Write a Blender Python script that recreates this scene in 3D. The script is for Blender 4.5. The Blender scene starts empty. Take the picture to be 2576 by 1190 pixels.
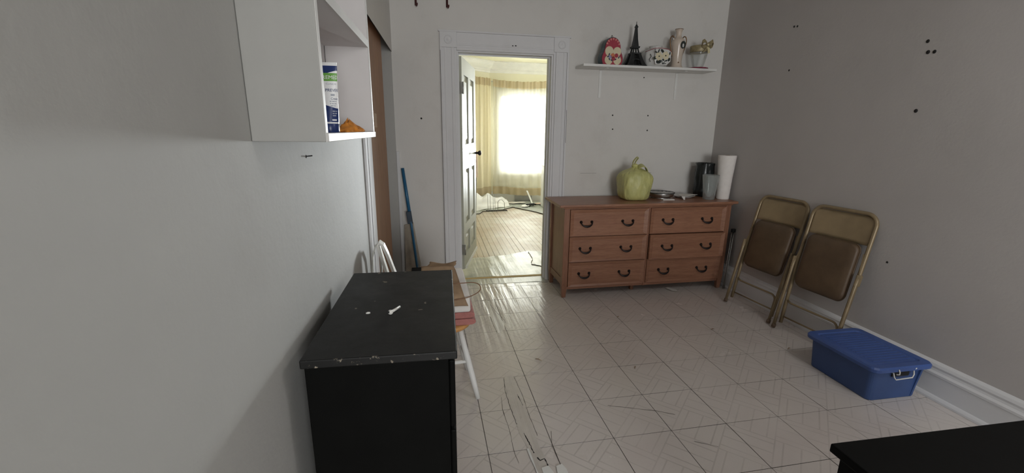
import bpy, bmesh, math, random
from mathutils import Vector, Matrix, noise
random.seed(7)
C = bpy.context.scene.collection
sc = bpy.context.scene
PI = math.pi

# ---------------------------------------------------------------- camera
cam_d = bpy.data.cameras.new('camera')
cam = bpy.data.objects.new('camera', cam_d); C.objects.link(cam)
yaw, pitch, roll = 0.19480426, 0.24037870, 0.01155596
cy, sy, cp, sp = math.cos(yaw), math.sin(yaw), math.cos(pitch), math.sin(pitch)
fw = Vector((sy*cp, cy*cp, -sp)); rt = Vector((cy, -sy, 0)); up = rt.cross(fw)
r2 = rt*math.cos(roll) + up*math.sin(roll); u2 = -rt*math.sin(roll) + up*math.cos(roll)
M = Matrix(((r2.x, u2.x, -fw.x), (r2.y, u2.y, -fw.y), (r2.z, u2.z, -fw.z))).to_4x4()
M.translation = (-0.2317, -1.66775, 1.43561)
cam.matrix_world = M
cam_d.sensor_fit = 'HORIZONTAL'; cam_d.sensor_width = 36.0
cam_d.lens = 1089.03/2576*36.0
cam_d.clip_start = 0.02
sc.camera = cam

# ---------------------------------------------------------------- world, lights, exposure
w = bpy.data.worlds.new('world'); sc.world = w; w.use_nodes = True
bgn = w.node_tree.nodes['Background']
bgn.inputs[0].default_value = (0.86, 0.93, 1.0, 1); bgn.inputs[1].default_value = 1.6

def area(name, loc, rot, sx, sy_, power, col):
    d = bpy.data.lights.new(name, 'AREA'); d.shape = 'RECTANGLE'; d.size = sx; d.size_y = sy_
    d.energy = power; d.color = col
    o = bpy.data.objects.new(name, d); C.objects.link(o); o.location = loc; o.rotation_euler = rot
    return o
area('daylight_far_window', (1.75, 7.75, 1.45), (-PI/2, 0, 0), 1.6, 1.9, 85, (1.0, 0.985, 0.93))
area('left_wall_beam', (4.8, 14.0, 0.95), (-PI/2, 0, 0), 1.3, 1.2, 10000, (0.93, 0.97, 1.0))  # unseen lamp added outside, placed low to brighten the left wall
area('added_side_light', (2.68, 5.85, 1.55), (PI/2, 0, PI/2), 1.0, 1.4, 9, (1.0, 0.985, 0.92))  # added light from the right of the far room, source unseen
area('daylight_rear_window', (0.75, -5.56, 1.55), (PI/2, 0, 0), 1.6, 1.4, 150, (1.0, 0.985, 0.975))
area('overhead_fill', (1.9, -1.4, 2.72), (0, 0, 0), 0.6, 0.6, 13, (1.0, 0.985, 0.98))  # added overhead fill under a closed ceiling, lifts the tile floor
sc.view_settings.view_transform = 'Standard'; sc.view_settings.look = 'None'
sc.view_settings.gamma = 1.0; sc.view_settings.use_curve_mapping = False
sc.view_settings.exposure = 0.0
sc.cycles.max_bounces = 10; sc.cycles.diffuse_bounces = 6; sc.cycles.transparent_max_bounces = 12
sc.cycles.sample_clamp_indirect = 6.0

# ---------------------------------------------------------------- materials
class NT:
    def __init__(s, name):
        s.m = bpy.data.materials.new(name); s.m.use_nodes = True
        s.t = s.m.node_tree; s.b = s.t.nodes['Principled BSDF']; s.out = s.t.nodes['Material Output']
    def n(s, typ, **kw):
        nd = s.t.nodes.new(typ)
        for k, v in kw.items(): setattr(nd, k, v)
        return nd
    def put(s, sock, v):
        if isinstance(v, bpy.types.NodeSocket): s.t.links.new(v, sock)
        elif v is not None: sock.default_value = v
    def math(s, op, a, b=None, c=None):
        nd = s.n('ShaderNodeMath', operation=op)
        s.put(nd.inputs[0], a); s.put(nd.inputs[1], b)
        if c is not None: s.put(nd.inputs[2], c)
        return nd.outputs[0]
    def mix(s, f, a, b):
        nd = s.n('ShaderNodeMix', data_type='RGBA')
        s.put(nd.inputs[0], f); s.put(nd.inputs[6], a); s.put(nd.inputs[7], b)
        return nd.outputs[2]
    def coord(s, world=False, scale=(1, 1, 1)):
        src = s.n('ShaderNodeNewGeometry').outputs['Position'] if world else s.n('ShaderNodeTexCoord').outputs['Object']
        mp = s.n('ShaderNodeMapping'); s.put(mp.inputs[0], src); mp.inputs[3].default_value = scale
        return mp.outputs[0]
    def noise(s, co, scale, detail=3.0, rough=0.55):
        nd = s.n('ShaderNodeTexNoise'); s.put(nd.inputs['Vector'], co); nd.inputs['Scale'].default_value = scale
        nd.inputs['Detail'].default_value = detail; nd.inputs['Roughness'].default_value = rough
        return nd.outputs[0]
    def ramp(s, f, lo, hi):
        nd = s.n('ShaderNodeMapRange'); s.put(nd.inputs[0], f)
        nd.inputs[1].default_value = lo; nd.inputs[2].default_value = hi
        return nd.outputs[0]
    def xyz(s, co):
        nd = s.n('ShaderNodeSeparateXYZ'); s.put(nd.inputs[0], co); return nd.outputs
    def bump(s, h, strength=0.2, dist=0.01):
        nd = s.n('ShaderNodeBump'); s.put(nd.inputs['Height'], h)
        nd.inputs['Strength'].default_value = strength; nd.inputs['Distance'].default_value = dist
        s.put(s.b.inputs['Normal'], nd.outputs[0])
    def base(s, c): s.put(s.b.inputs['Base Color'], c)
    def set(s, rough=None, metal=None, spec=None, trans=None, ior=None):
        if rough is not None: s.put(s.b.inputs['Roughness'], rough)
        if metal is not None: s.put(s.b.inputs['Metallic'], metal)
        if spec is not None: s.put(s.b.inputs['Specular IOR Level'], spec)
        if trans is not None: s.put(s.b.inputs['Transmission Weight'], trans)
        if ior is not None: s.put(s.b.inputs['IOR'], ior)

def lin(r, g, b):
    f = lambda v: v/12.92 if v <= .04045 else ((v+.055)/1.055)**2.4
    return (f(r/255), f(g/255), f(b/255), 1)
def sc_(c, k): return (c[0]*k, c[1]*k, c[2]*k, 1)

def plain(name, col, rough=0.5, var=0.12, scale=8.0, metal=0.0, bump=0.0, bscale=60.0, spec=None, world=False, stretch=(1, 1, 1)):
    k = NT(name); co = k.coord(world, stretch)
    f = k.noise(co, scale)
    k.base(k.mix(k.ramp(f, .3, .7), sc_(col, 1-var), sc_(col, 1+var)))
    k.set(rough, metal, spec)
    if bump: k.bump(k.noise(co, bscale, 4), bump, 0.004)
    return k.m

def wall_paint(name, col, stain, amount=0.35, bump=0.25):
    k = NT(name); co = k.coord(True)
    c1 = k.mix(k.ramp(k.noise(co, 1.3, 5, .6), .35, .75), sc_(col, 1.03), sc_(col, .95))
    f = k.math('MULTIPLY', k.ramp(k.noise(co, 2.7, 6, .65), .56, .78), amount)
    k.base(k.mix(f, c1, stain)); k.set(.75, spec=.25)
    h = k.math('ADD', k.noise(co, 9, 4), k.math('MULTIPLY', k.noise(co, 70, 3), .35))
    k.bump(h, bump, .006)
    return k.m

def wood(name, c1, c2, c3, rough=.35, stretch=(1.2, 14, 14), scale=3.0, bump=.06, worldco=False):
    k = NT(name); co = k.coord(worldco, stretch)
    n1 = k.noise(co, scale, 6, .6); n2 = k.noise(co, scale*5, 4, .5)
    a = k.mix(k.ramp(n1, .35, .68), c1, c2)
    k.base(k.mix(k.math('MULTIPLY', k.ramp(n2, .5, .75), .6), a, c3))
    k.set(rough); k.bump(n2, bump, .003)
    return k.m

def glassy(name, col, alpha, rough=.06, ior=1.45, gain=1.0):
    # clear thin plastic / glass: see-through with a glossy skin
    k = NT(name)
    tr = k.n('ShaderNodeBsdfTransparent'); tr.inputs[0].default_value = col
    gl = k.n('ShaderNodeBsdfGlossy'); gl.inputs['Roughness'].default_value = rough; gl.inputs[0].default_value = (1, 1, 1, 1)
    df = k.n('ShaderNodeBsdfDiffuse'); df.inputs[0].default_value = (.8, .83, .82, 1)
    fr = k.n('ShaderNodeFresnel'); fr.inputs[0].default_value = ior; frs = k.math('MULTIPLY', fr.outputs[0], gain)
    m1 = k.n('ShaderNodeMixShader'); k.put(m1.inputs[0], alpha); k.put(m1.inputs[1], tr.outputs[0]); k.put(m1.inputs[2], df.outputs[0])
    m2 = k.n('ShaderNodeMixShader'); k.put(m2.inputs[0], frs); k.put(m2.inputs[1], m1.outputs[0]); k.put(m2.inputs[2], gl.outputs[0])
    k.put(k.out.inputs[0], m2.outputs[0])
    return k.m

def fabric(name, col, trans, tcol=None, sheer=0.0):
    k = NT(name); co = k.coord(True)
    f = k.noise(co, 14, 4)
    c = k.mix(f, sc_(col, .93), sc_(col, 1.04))
    df = k.n('ShaderNodeBsdfDiffuse'); k.put(df.inputs[0], c)
    tl = k.n('ShaderNodeBsdfTranslucent'); k.put(tl.inputs[0], tcol or c)
    m = k.n('ShaderNodeMixShader'); k.put(m.inputs[0], trans); k.put(m.inputs[1], df.outputs[0]); k.put(m.inputs[2], tl.outputs[0])
    tp = k.n('ShaderNodeBsdfTransparent')
    m2 = k.n('ShaderNodeMixShader'); m2.inputs[0].default_value = sheer; k.put(m2.inputs[1], m.outputs[0]); k.put(m2.inputs[2], tp.outputs[0])
    k.put(k.out.inputs[0], m2.outputs[0])
    return k.m

MAT = {}
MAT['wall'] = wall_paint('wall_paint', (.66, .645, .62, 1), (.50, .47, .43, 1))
MAT['wall_left'] = wall_paint('wall_paint_left_dimmed', (.40, .397, .38, 1), (.32, .31, .285, 1), .3)  # wall paint darkened: weaker light on this wall put into the colour
MAT['closet_shaded'] = wall_paint('closet_shade_paint', (.43, .42, .40, 1), (.28, .27, .25, 1), .3)  # darker grey holds the shade inside the closet
MAT['wall_right'] = wall_paint('wall_paint_right_dimmed', (.50, .475, .46, 1), (.46, .43, .41, 1), .3)  # wall paint dimmed to stand in for the shade on this side
MAT['trim'] = wall_paint('trim_paint', (.68, .68, .69, 1), (.5, .48, .46, 1), .25, .12)
MAT['far_wall'] = wall_paint('far_room_paint', (.80, .775, .62, 1), (.66, .62, .5, 1), .2, .12)
MAT['far_ceiling'] = wall_paint('far_ceiling_paint', (.80, .775, .58, 1), (.7, .66, .5, 1), .2, .05)
MAT['cornice'] = plain('cornice_paint', (.84, .84, .80, 1), .6, .04)
MAT['door'] = plain('door_paint', (.40, .40, .335, 1), .5, .06, 5)
MAT['white'] = plain('white_paint', (.74, .74, .72, 1), .5, .05, 6)
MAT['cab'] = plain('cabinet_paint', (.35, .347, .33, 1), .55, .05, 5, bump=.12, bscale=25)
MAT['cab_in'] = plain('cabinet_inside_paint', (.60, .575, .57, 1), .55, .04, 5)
MAT['cab_edge'] = plain('cabinet_edge_paint', (.56, .55, .53, 1), .5, .05, 8)
MAT['white_plastic'] = plain('white_plastic', (.74, .73, .69, 1), .35, .04)
MAT['dark_hole'] = plain('dark_hole', (.012, .011, .01, 1), .8, .2)
MAT['bronze'] = plain('dark_bronze', (.03, .024, .024, 1), .38, .2, metal=.6)
MAT['steel'] = plain('brushed_steel', (.42, .42, .41, 1), .3, .1, metal=1.0)
MAT['chrome'] = plain('chrome', (.55, .57, .57, 1), .2, .05, metal=1.0)
MAT['mahogany'] = wood('dresser_wood', (.33, .165, .100, 1), (.25, .115, .068, 1), (.16, .07, .042, 1), .36)
MAT['mahogany_v'] = wood('dresser_wood_upright', (.29, .14, .085, 1), (.21, .095, .056, 1), (.14, .06, .036, 1), .36, (14, 14, 1.2))
MAT['closet_door'] = wood('closet_door_wood', (.38, .205, .118, 1), (.30, .155, .085, 1), (.20, .10, .055, 1), .55, (8, 8, .8))
MAT['pine'] = wood('stool_seat_wood', (.62, .33, .12, 1), (.54, .27, .09, 1), (.45, .22, .07, 1), .4, (3, 12, 3))
MAT['card'] = plain('brown_paper', (.30, .20, .12, 1), .8, .12, 20)
MAT['white_paper'] = plain('white_paper', (.70, .67, .63, 1), .7, .06, 12, bump=.3, bscale=20)
MAT['pink_cloth'] = plain('pink_cloth', (.42, .17, .15, 1), .9, .15, 30, bump=.5, bscale=200)
MAT['twine'] = plain('twine', (.22, .12, .07, 1), .9, .2, 60)
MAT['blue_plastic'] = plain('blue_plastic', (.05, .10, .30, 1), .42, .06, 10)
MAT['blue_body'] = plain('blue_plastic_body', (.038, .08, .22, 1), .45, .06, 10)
MAT['pole_blue'] = plain('pole_blue', (.02, .12, .24, 1), .35, .1)
MAT['pole_dark'] = plain('clip_blue_black', (.015, .035, .06, 1), .4, .1)
MAT['chair_metal'] = plain('tan_painted_steel', (.27, .205, .12, 1), .38, .12, 18, metal=.25)
MAT['chair_panel'] = plain('tan_back_panel', (.30, .225, .13, 1), .42, .12, 9, metal=.15)
MAT['chair_seat'] = plain('brown_vinyl', (.10, .063, .035, 1), .5, .15, 12, bump=.15, bscale=160)
MAT['rubber'] = plain('worn_rubber', (.16, .11, .075, 1), .8, .2)
MAT['black_jar'] = plain('black_plastic', (.014, .017, .018, 1), .28, .3, 10, bump=.7, bscale=28)
MAT['foil'] = plain('foil', (.55, .55, .54, 1), .28, .15, 40, metal=1.0, bump=.4, bscale=90)
MAT['clear'] = glassy('clear_glass', (.95, .97, .97, 1), .10, .05, 1.45, .5)
MAT['cloudy'] = glassy('cloudy_plastic', (.84, .87, .85, 1), .26, .12)
MAT['cup_clear'] = glassy('cup_clear_plastic', (.88, .90, .89, 1), .17, .1, 1.45, .7)
MAT['pane'] = glassy('window_glass', (.97, .98, .98, 1), .0, .02)
MAT['paper_roll'] = plain('paper_roll', (.78, .74, .71, 1), .85, .04, 20, bump=.2, bscale=80)
MAT['red_tin'] = plain('red_tin', (.36, .045, .07, 1), .35, .12, 14)
MAT['tin_side'] = plain('green_tin_side', (.028, .055, .06, 1), .35, .35, 60)
MAT['cream'] = plain('cream_enamel', (.66, .60, .42, 1), .4, .08)
MAT['pink_enamel'] = plain('pink_enamel', (.62, .25, .22, 1), .4, .1)
MAT['orange_enamel'] = plain('orange_enamel', (.62, .20, .10, 1), .4, .1)
MAT['navy_enamel'] = plain('navy_enamel', (.03, .04, .09, 1), .4, .1)
MAT['lilac_enamel'] = plain('lilac_enamel', (.30, .30, .52, 1), .4, .1)
MAT['leaf_dark'] = plain('dark_leaf_enamel', (.022, .03, .026, 1), .4, .1)
MAT['iron'] = plain('dark_iron', (.03, .032, .033, 1), .45, .25, 30, metal=.5)
MAT['ceramic'] = plain('white_ceramic', (.62, .62, .60, 1), .25, .04)
MAT['ceramic_pink'] = plain('pinkish_ceramic', (.60, .51, .43, 1), .22, .06)
MAT['gold'] = plain('gold_trim', (.20, .115, .055, 1), .3, .15, metal=.7)
MAT['ribbon'] = plain('gold_ribbon', (.30, .25, .14, 1), .45, .25, 40, metal=.2)
MAT['ribbon_light'] = plain('cream_ribbon', (.62, .55, .33, 1), .5, .1, 40)
MAT['doily'] = plain('dark_red_felt', (.20, .02, .05, 1), .9, .2, 40)
MAT['hook'] = plain('dark_red_metal', (.07, .014, .014, 1), .4, .2, metal=.3)
MAT['brass'] = wood('threshold_strip', (.62, .44, .17, 1), (.5, .34, .12, 1), (.4, .26, .08, 1), .4)
MAT['grime'] = plain('grime', (.09, .08, .07, 1), .85, .3, 30)
MAT['orange_cloth'] = plain('orange_cloth', (.62, .23, .03, 1), .9, .2, 40, bump=.4, bscale=150)
MAT['tube_white'] = plain('tube_white', (.80, .80, .80, 1), .35, .02)
MAT['tube_blue'] = plain('tube_navy', (.012, .03, .13, 1), .3, .08)
MAT['tube_green'] = plain('tube_green', (.14, .36, .06, 1), .4, .05)
MAT['tube_grey'] = plain('tube_grey_print', (.35, .37, .42, 1), .5, .05)
MAT['beige'] = plain('beige_fabric', (.58, .44, .34, 1), .9, .08, 30)
MAT['sheet'] = plain('white_sheet', (.80, .80, .79, 1), .85, .03, 10)
MAT['bandage'] = plain('tan_board', (.40, .35, .28, 1), .7, .15, 12)
MAT['joint'] = plain('tile_joint_dirt', (.05, .043, .037, 1), .9, .3)
MAT['plank_under'] = plain('floor_gap_dark', (.02, .016, .012, 1), .9, .3)

def yellow_bag_mat():
    k = NT('yellow_green_plastic'); co = k.coord()
    f = k.noise(co, 9, 5)
    k.base(k.mix(k.ramp(f, .35, .68), (.58, .56, .22, 1), (.47, .47, .19, 1)))
    k.set(.42); k.bump(k.noise(k.coord(False, (3, 3, .9)), 16, 4), .5, .01)
    return k.m
MAT['bag'] = yellow_bag_mat()

def black_top():
    k = NT('black_painted_wood'); tc = k.n('ShaderNodeTexCoord')
    co = tc.outputs['Object']; X = k.xyz(tc.outputs['Generated'])
    # chipped pale edges: distance from the middle of the board, broken up by noise
    ex = k.math('ABSOLUTE', k.math('SUBTRACT', X[0], .5)); ey = k.math('ABSOLUTE', k.math('SUBTRACT', X[1], .5))
    e = k.math('MAXIMUM', ex, k.math('ADD', ey, .0012))
    edge = k.ramp(e, .4945, .4975)
    nz = k.ramp(k.noise(co, 46, 4, .7), .60, .68)
    chip = k.math('MULTIPLY', edge, nz)
    spot = k.ramp(k.noise(co, 24, 2, .4), .755, .775)
    nd = k.math('MAXIMUM', chip, k.math('MULTIPLY', spot, .6))
    f = k.noise(co, 7, 5, .65)
    dark = k.mix(k.ramp(f, .35, .7), (.0036, .0038, .0039, 1), (.0066, .0068, .0066, 1))
    k.base(k.mix(nd, dark, (.36, .31, .24, 1)))
    k.set(k.ramp(f, -.7, 1.6), spec=.45); k.bump(k.noise(co, 55, 4), .10, .003)
    return k.m
MAT['black_top'] = black_top()
MAT['black_body'] = plain('black_body_paint', (.0018, .0020, .0017, 1), .62, .25, 12, bump=.06, bscale=50, spec=.12)

def tile_mat():
    T = .3048
    k = NT('vinyl_tile'); g = k.n('ShaderNodeNewGeometry').outputs['Position']; X = k.xyz(g)
    u = k.math('DIVIDE', X[0], T); v = k.math('DIVIDE', X[1], T)
    d = k.math('MULTIPLY', k.math('ADD', u, v), 1.0); e = k.math('MULTIPLY', k.math('SUBTRACT', u, v), 1.0)
    par = k.math('FLOORED_MODULO', k.math('ADD', k.math('FLOOR', d), k.math('FLOOR', e)), 2.0)
    s = k.math('ADD', k.math('MULTIPLY', par, d), k.math('MULTIPLY', k.math('SUBTRACT', 1.0, par), e))
    def line(x, mul, wd):
        fr = k.math('FRACT', k.math('MULTIPLY', x, mul))
        return k.math('LESS_THAN', k.math('ABSOLUTE', k.math('SUBTRACT', fr, .5)), wd*mul/2)
    l = k.math('MAXIMUM', line(s, 3.0, .032), k.math('MAXIMUM', line(k.math('ADD', d, .5), 1.0, .03), line(k.math('ADD', e, .5), 1.0, .03)))
    co = k.coord(True)
    wear = k.ramp(k.noise(co, 3.2, 5, .6), .35, .65)
    lf = k.math('MULTIPLY', l, k.math('MULTIPLY_ADD', wear, .24, .07))
    rnd = k.n('ShaderNodeObjectInfo').outputs['Random']
    base = k.mix(k.ramp(k.noise(co, 2.1, 5, .6), .3, .7), (.68, .635, .60, 1), (.62, .565, .535, 1))
    base = k.mix(k.math('MULTIPLY', rnd, .35), base, (.63, .59, .55, 1))
    base = k.mix(lf, base, (.24, .21, .19, 1))
    spk = k.ramp(k.noise(co, 120, 3, .6), .62, .75)
    base = k.mix(k.math('MULTIPLY', spk, .18), base, (.25, .22, .2, 1))
    dirt = k.ramp(k.noise(co, 6.5, 6, .7), .60, .80)
    base = k.mix(k.math('MULTIPLY', dirt, .22), base, (.30, .26, .20, 1))
    k.base(base)
    k.set(k.math('MULTIPLY_ADD', k.noise(co, 5, 4), .22, .12), spec=.5)
    # boards telegraphing through the sheet near the doorway, plus gentle ripples
    st = k.noise(k.coord(True, (17, 1.4, 1)), 1.0, 3, .5)
    near = k.math('MULTIPLY', k.ramp(X[1], .5, 1.7), k.ramp(X[0], 1.15, .7))
    h = k.math('ADD', k.math('MULTIPLY', k.math('MULTIPLY', st, near), 1.5), k.math('MULTIPLY', k.noise(co, 8, 3), .16))
    k.bump(h, .55, .012)
    return k.m
MAT['tile'] = tile_mat()

def plank_mat():
    k = NT('worn_floor_board'); co = k.coord(True, (9, .9, 1)); cw = k.coord(True)
    rnd = k.n('ShaderNodeObjectInfo').outputs['Random']
    a = k.mix(k.ramp(k.noise(co, 5, 5, .6), .3, .7), (.50, .40, .29, 1), (.38, .29, .21, 1))
    a = k.mix(k.math('MULTIPLY', rnd, .4), a, (.53, .45, .37, 1))
    f = k.math('MULTIPLY', k.ramp(k.noise(cw, 1.7, 6, .68), .42, .58), k.ramp(k.xyz(cw)[0], -.1, .9))
    a = k.mix(k.math('MULTIPLY', f, .8), a, (.62, .60, .53, 1))
    g = k.ramp(k.noise(co, 12, 4, .6), .62, .75)
    a = k.mix(k.math('MULTIPLY', g, .5), a, (.14, .11, .08, 1))
    k.base(a); k.set(.42); k.bump(k.noise(co, 14, 4), .25, .004)
    return k.m
MAT['plank'] = plank_mat()

def vinyl_mat(name, c1, c2, c3):
    k = NT(name); cw = k.coord(True)
    a = k.mix(k.ramp(k.noise(cw, 3.4, 6, .65), .40, .62), c1, c2)
    a = k.mix(k.math('MULTIPLY', k.ramp(k.noise(k.coord(True, (3, 1, 1)), 7, 5, .7), .58, .72), .6), a, c3)
    k.base(a); k.set(.32)
    st = k.noise(k.coord(True, (15, 1.0, 1)), 1.0, 3)
    k.bump(st, .5, .012)
    return k.m
MAT['vinyl_near'] = vinyl_mat('grey_vinyl_near_door', (.60, .60, .54, 1), (.40, .42, .37, 1), (.22, .24, .21, 1))
MAT['vinyl_far'] = vinyl_mat('grey_vinyl_by_window', (.44, .46, .42, 1), (.33, .36, .33, 1), (.20, .22, .2, 1))
MAT['underlay'] = vinyl_mat('torn_underlay', (.60, .56, .52, 1), (.52, .48, .44, 1), (.33, .30, .27, 1))
MAT['curtain'] = fabric('cream_curtain', (.80, .78, .68, 1), .5, (.80, .78, .68, 1), .38)
MAT['curtain_tan'] = fabric('tan_curtain_hem', (.62, .53, .37, 1), .3, (.70, .60, .40, 1))
MAT['curtain_left'] = fabric('cream_curtain_left', (.82, .76, .58, 1), .35, (.88, .80, .60, 1))

# ---------------------------------------------------------------- mesh helpers
class MB:
    def __init__(s): s.v = []; s.f = []; s.sm = []
    def add(s, vs, fs, smooth=False, mtx=None):
        o = len(s.v)
        for p in vs:
            p = Vector(p)
            s.v.append(tuple(mtx @ p) if mtx else tuple(p))
        for f in fs: s.f.append([i+o for i in f]); s.sm.append(smooth)
        return s
    def box(s, x0, x1, y0, y1, z0, z1, mtx=None):
        vs = [(x, y, z) for x in (x0, x1) for y in (y0, y1) for z in (z0, z1)]
        return s.add(vs, [(0, 1, 3, 2), (4, 6, 7, 5), (0, 4, 5, 1), (2, 3, 7, 6), (0, 2, 6, 4), (1, 5, 7, 3)], False, mtx)
    def hexa(s, bot, top, mtx=None):      # four bottom, four top points (ccw from above)
        return s.add(list(bot)+list(top), [(3, 2, 1, 0), (4, 5, 6, 7), (0, 1, 5, 4), (1, 2, 6, 5), (2, 3, 7, 6), (3, 0, 4, 7)], False, mtx)
    def prism(s, poly, axis, a, b, mtx=None):   # poly of 2-D points extruded along axis from a to b
        n = len(poly)
        def P(p, t):
            return {'x': (t, p[0], p[1]), 'y': (p[0], t, p[1]), 'z': (p[0], p[1], t)}[axis]
        vs = [P(p, a) for p in poly] + [P(p, b) for p in poly]
        fs = [list(range(n))[::-1], [i+n for i in range(n)]] + [(i, (i+1) % n, (i+1) % n+n, i+n) for i in range(n)]
        return s.add(vs, fs, False, mtx)
    def tube(s, path, r, n=10, closed=False, caps=True, mtx=None):
        P = [Vector(p) for p in path]; m = len(P)
        R = r if isinstance(r, (list, tuple)) else [r]*m
        vs = []; T = []
        for i in range(m):
            a = P[(i-1) % m] if (closed or i > 0) else P[i]
            b = P[(i+1) % m] if (closed or i < m-1) else P[i]
            T.append((b-a).normalized())
        N = T[0].orthogonal().normalized()
        for i in range(m):
            N = (N - T[i]*N.dot(T[i])).normalized(); Bn = T[i].cross(N)
            for k in range(n):
                a = 2*PI*k/n; vs.append(P[i] + (N*math.cos(a)+Bn*math.sin(a))*R[i])
        fs = []
        for i in range(m if closed else m-1):
            j = (i+1) % m
            for k in range(n):
                fs.append((i*n+k, i*n+(k+1) % n, j*n+(k+1) % n, j*n+k))
        if caps and not closed:
            fs.append(list(range(n))[::-1]); fs.append([(m-1)*n+k for k in range(n)])
        return s.add(vs, fs, True, mtx)
    def lathe(s, prof, n=28, c=(0, 0, 0), fn=None, mtx=None):
        vs = []; m = len(prof)
        for i, (r, z) in enumerate(prof):
            for k in range(n):
                a = 2*PI*k/n; rr = r*(fn(a, i/(m-1)) if fn else 1)
                vs.append((c[0]+rr*math.cos(a), c[1]+rr*math.sin(a), c[2]+z))
        fs = [(i*n+k, i*n+(k+1) % n, (i+1)*n+(k+1) % n, (i+1)*n+k) for i in range(m-1) for k in range(n)]
        if prof[0][0] > 1e-6: fs.append(list(range(n))[::-1])
        return s.add(vs, fs, True, mtx)
    def sheet(s, fn, nu, nv, thick=0.0, mtx=None):     # fn(u,v)->point ; solid when thick
        vs = [Vector(fn(i/nu, j/nv)) for j in range(nv+1) for i in range(nu+1)]
        W = nu+1
        fs = [(j*W+i, j*W+i+1, (j+1)*W+i+1, (j+1)*W+i) for j in range(nv) for i in range(nu)]
        s.add(vs, fs, True, mtx)
        return s
    def strap(s, path, wvec, th, mtx=None):            # flat band along path: width vector, thickness across it
        P = [Vector(p) for p in path]; m = len(P); W = Vector(wvec); vs = []
        for i in range(m):
            t = (P[min(i+1, m-1)]-P[max(i-1, 0)]).normalized(); nn = t.cross(W).normalized()*th/2
            vs += [P[i]-W/2-nn, P[i]+W/2-nn, P[i]+W/2+nn, P[i]-W/2+nn]
        fs = [(i*4+k, i*4+(k+1) % 4, i*4+4+(k+1) % 4, i*4+4+k) for i in range(m-1) for k in range(4)]
        fs += [(3, 2, 1, 0), tuple((m-1)*4+k for k in range(4))]
        return s.add(vs, fs, False, mtx)
    def ball(s, c, r, sc3=(1, 1, 1), nu=12, nv=8, mtx=None):
        prof = [(max(1e-7, math.sin(PI*i/nv)), -math.cos(PI*i/nv)) for i in range(nv+1)]
        vs = []; n = nu
        for rr, z in prof:
            for k in range(n):
                a = 2*PI*k/n; vs.append((c[0]+r*sc3[0]*rr*math.cos(a), c[1]+r*sc3[1]*rr*math.sin(a), c[2]+r*sc3[2]*z))
        fs = [(i*n+k, i*n+(k+1) % n, (i+1)*n+(k+1) % n, (i+1)*n+k) for i in range(nv) for k in range(n)]
        return s.add(vs, fs, True, mtx)

def mesh_of(name, mb, mat):
    me = bpy.data.meshes.new(name); me.from_pydata([tuple(v) for v in mb.v], [], mb.f)
    me.polygons.foreach_set('use_smooth', mb.sm); me.validate(); me.update()
    bm = bmesh.new(); bm.from_mesh(me); bmesh.ops.remove_doubles(bm, verts=bm.verts, dist=1e-6)
    bmesh.ops.recalc_face_normals(bm, faces=bm.faces); bm.to_mesh(me); bm.free()
    me.materials.append(MAT[mat] if isinstance(mat, str) else mat)
    return me
def obj(name, mb, mat, parent=None, bevel=0.0, loc=None, rot=None, solid=0.0, subsurf=0):
    o = bpy.data.objects.new(name, mb if isinstance(mb, bpy.types.Mesh) else mesh_of(name, mb, mat)); C.objects.link(o)
    if parent: o.parent = parent
    if loc: o.location = loc
    if rot: o.rotation_euler = rot
    if solid:
        md = o.modifiers.new('solid', 'SOLIDIFY'); md.thickness = solid; md.offset = 0
    if subsurf:
        md = o.modifiers.new('sub', 'SUBSURF'); md.levels = subsurf; md.render_levels = subsurf
    if bevel:
        md = o.modifiers.new('bevel', 'BEVEL'); md.width = bevel; md.segments = 2; md.limit_method = 'ANGLE'; md.angle_limit = .7
    return o
def struct(name, mb, mat, parent=None, **kw):
    o = obj(name, mb, mat, parent, **kw)
    if not parent: o['kind'] = 'structure'
    return o
def tag(o, label, cat, group=None):
    o['label'] = label; o['category'] = cat
    if group: o['group'] = group
    return o
def thing(name, label, cat, loc=(0, 0, 0), rotz=0.0, group=None):
    o = bpy.data.objects.new(name, None); C.objects.link(o); o.empty_display_size = .05
    o.location = loc; o.rotation_euler = (0, 0, rotz)
    return tag(o, label, cat, group)
def arc(c, r, a0, a1, n, f):   # f maps (x,y) to 3-D
    return [f(c[0]+r*math.cos(a0+(a1-a0)*i/n), c[1]+r*math.sin(a0+(a1-a0)*i/n)) for i in range(n+1)]
def smooth(pts, n=6):
    P = [Vector(p) for p in pts]; out = []
    for i in range(len(P)-1):
        a, b, c, d = P[max(i-1, 0)], P[i], P[i+1], P[min(i+2, len(P)-1)]
        for k in range(n):
            t = k/n
            out.append(.5*((2*b)+(c-a)*t+(2*a-5*b+4*c-d)*t*t+(3*b-a-3*c+d)*t**3))
    return out+[P[-1]]
def nz(x, y=0.0, z=0.0): return noise.noise(Vector((x, y, z)))

T = .3048
SK = .037
def wl(y): return -.48+SK*(y-2.27)       # left wall face
SR = .015
def wr(y): return 2.572+SR*(y-2.27)      # right wall face
ZC = 2.78

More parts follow.
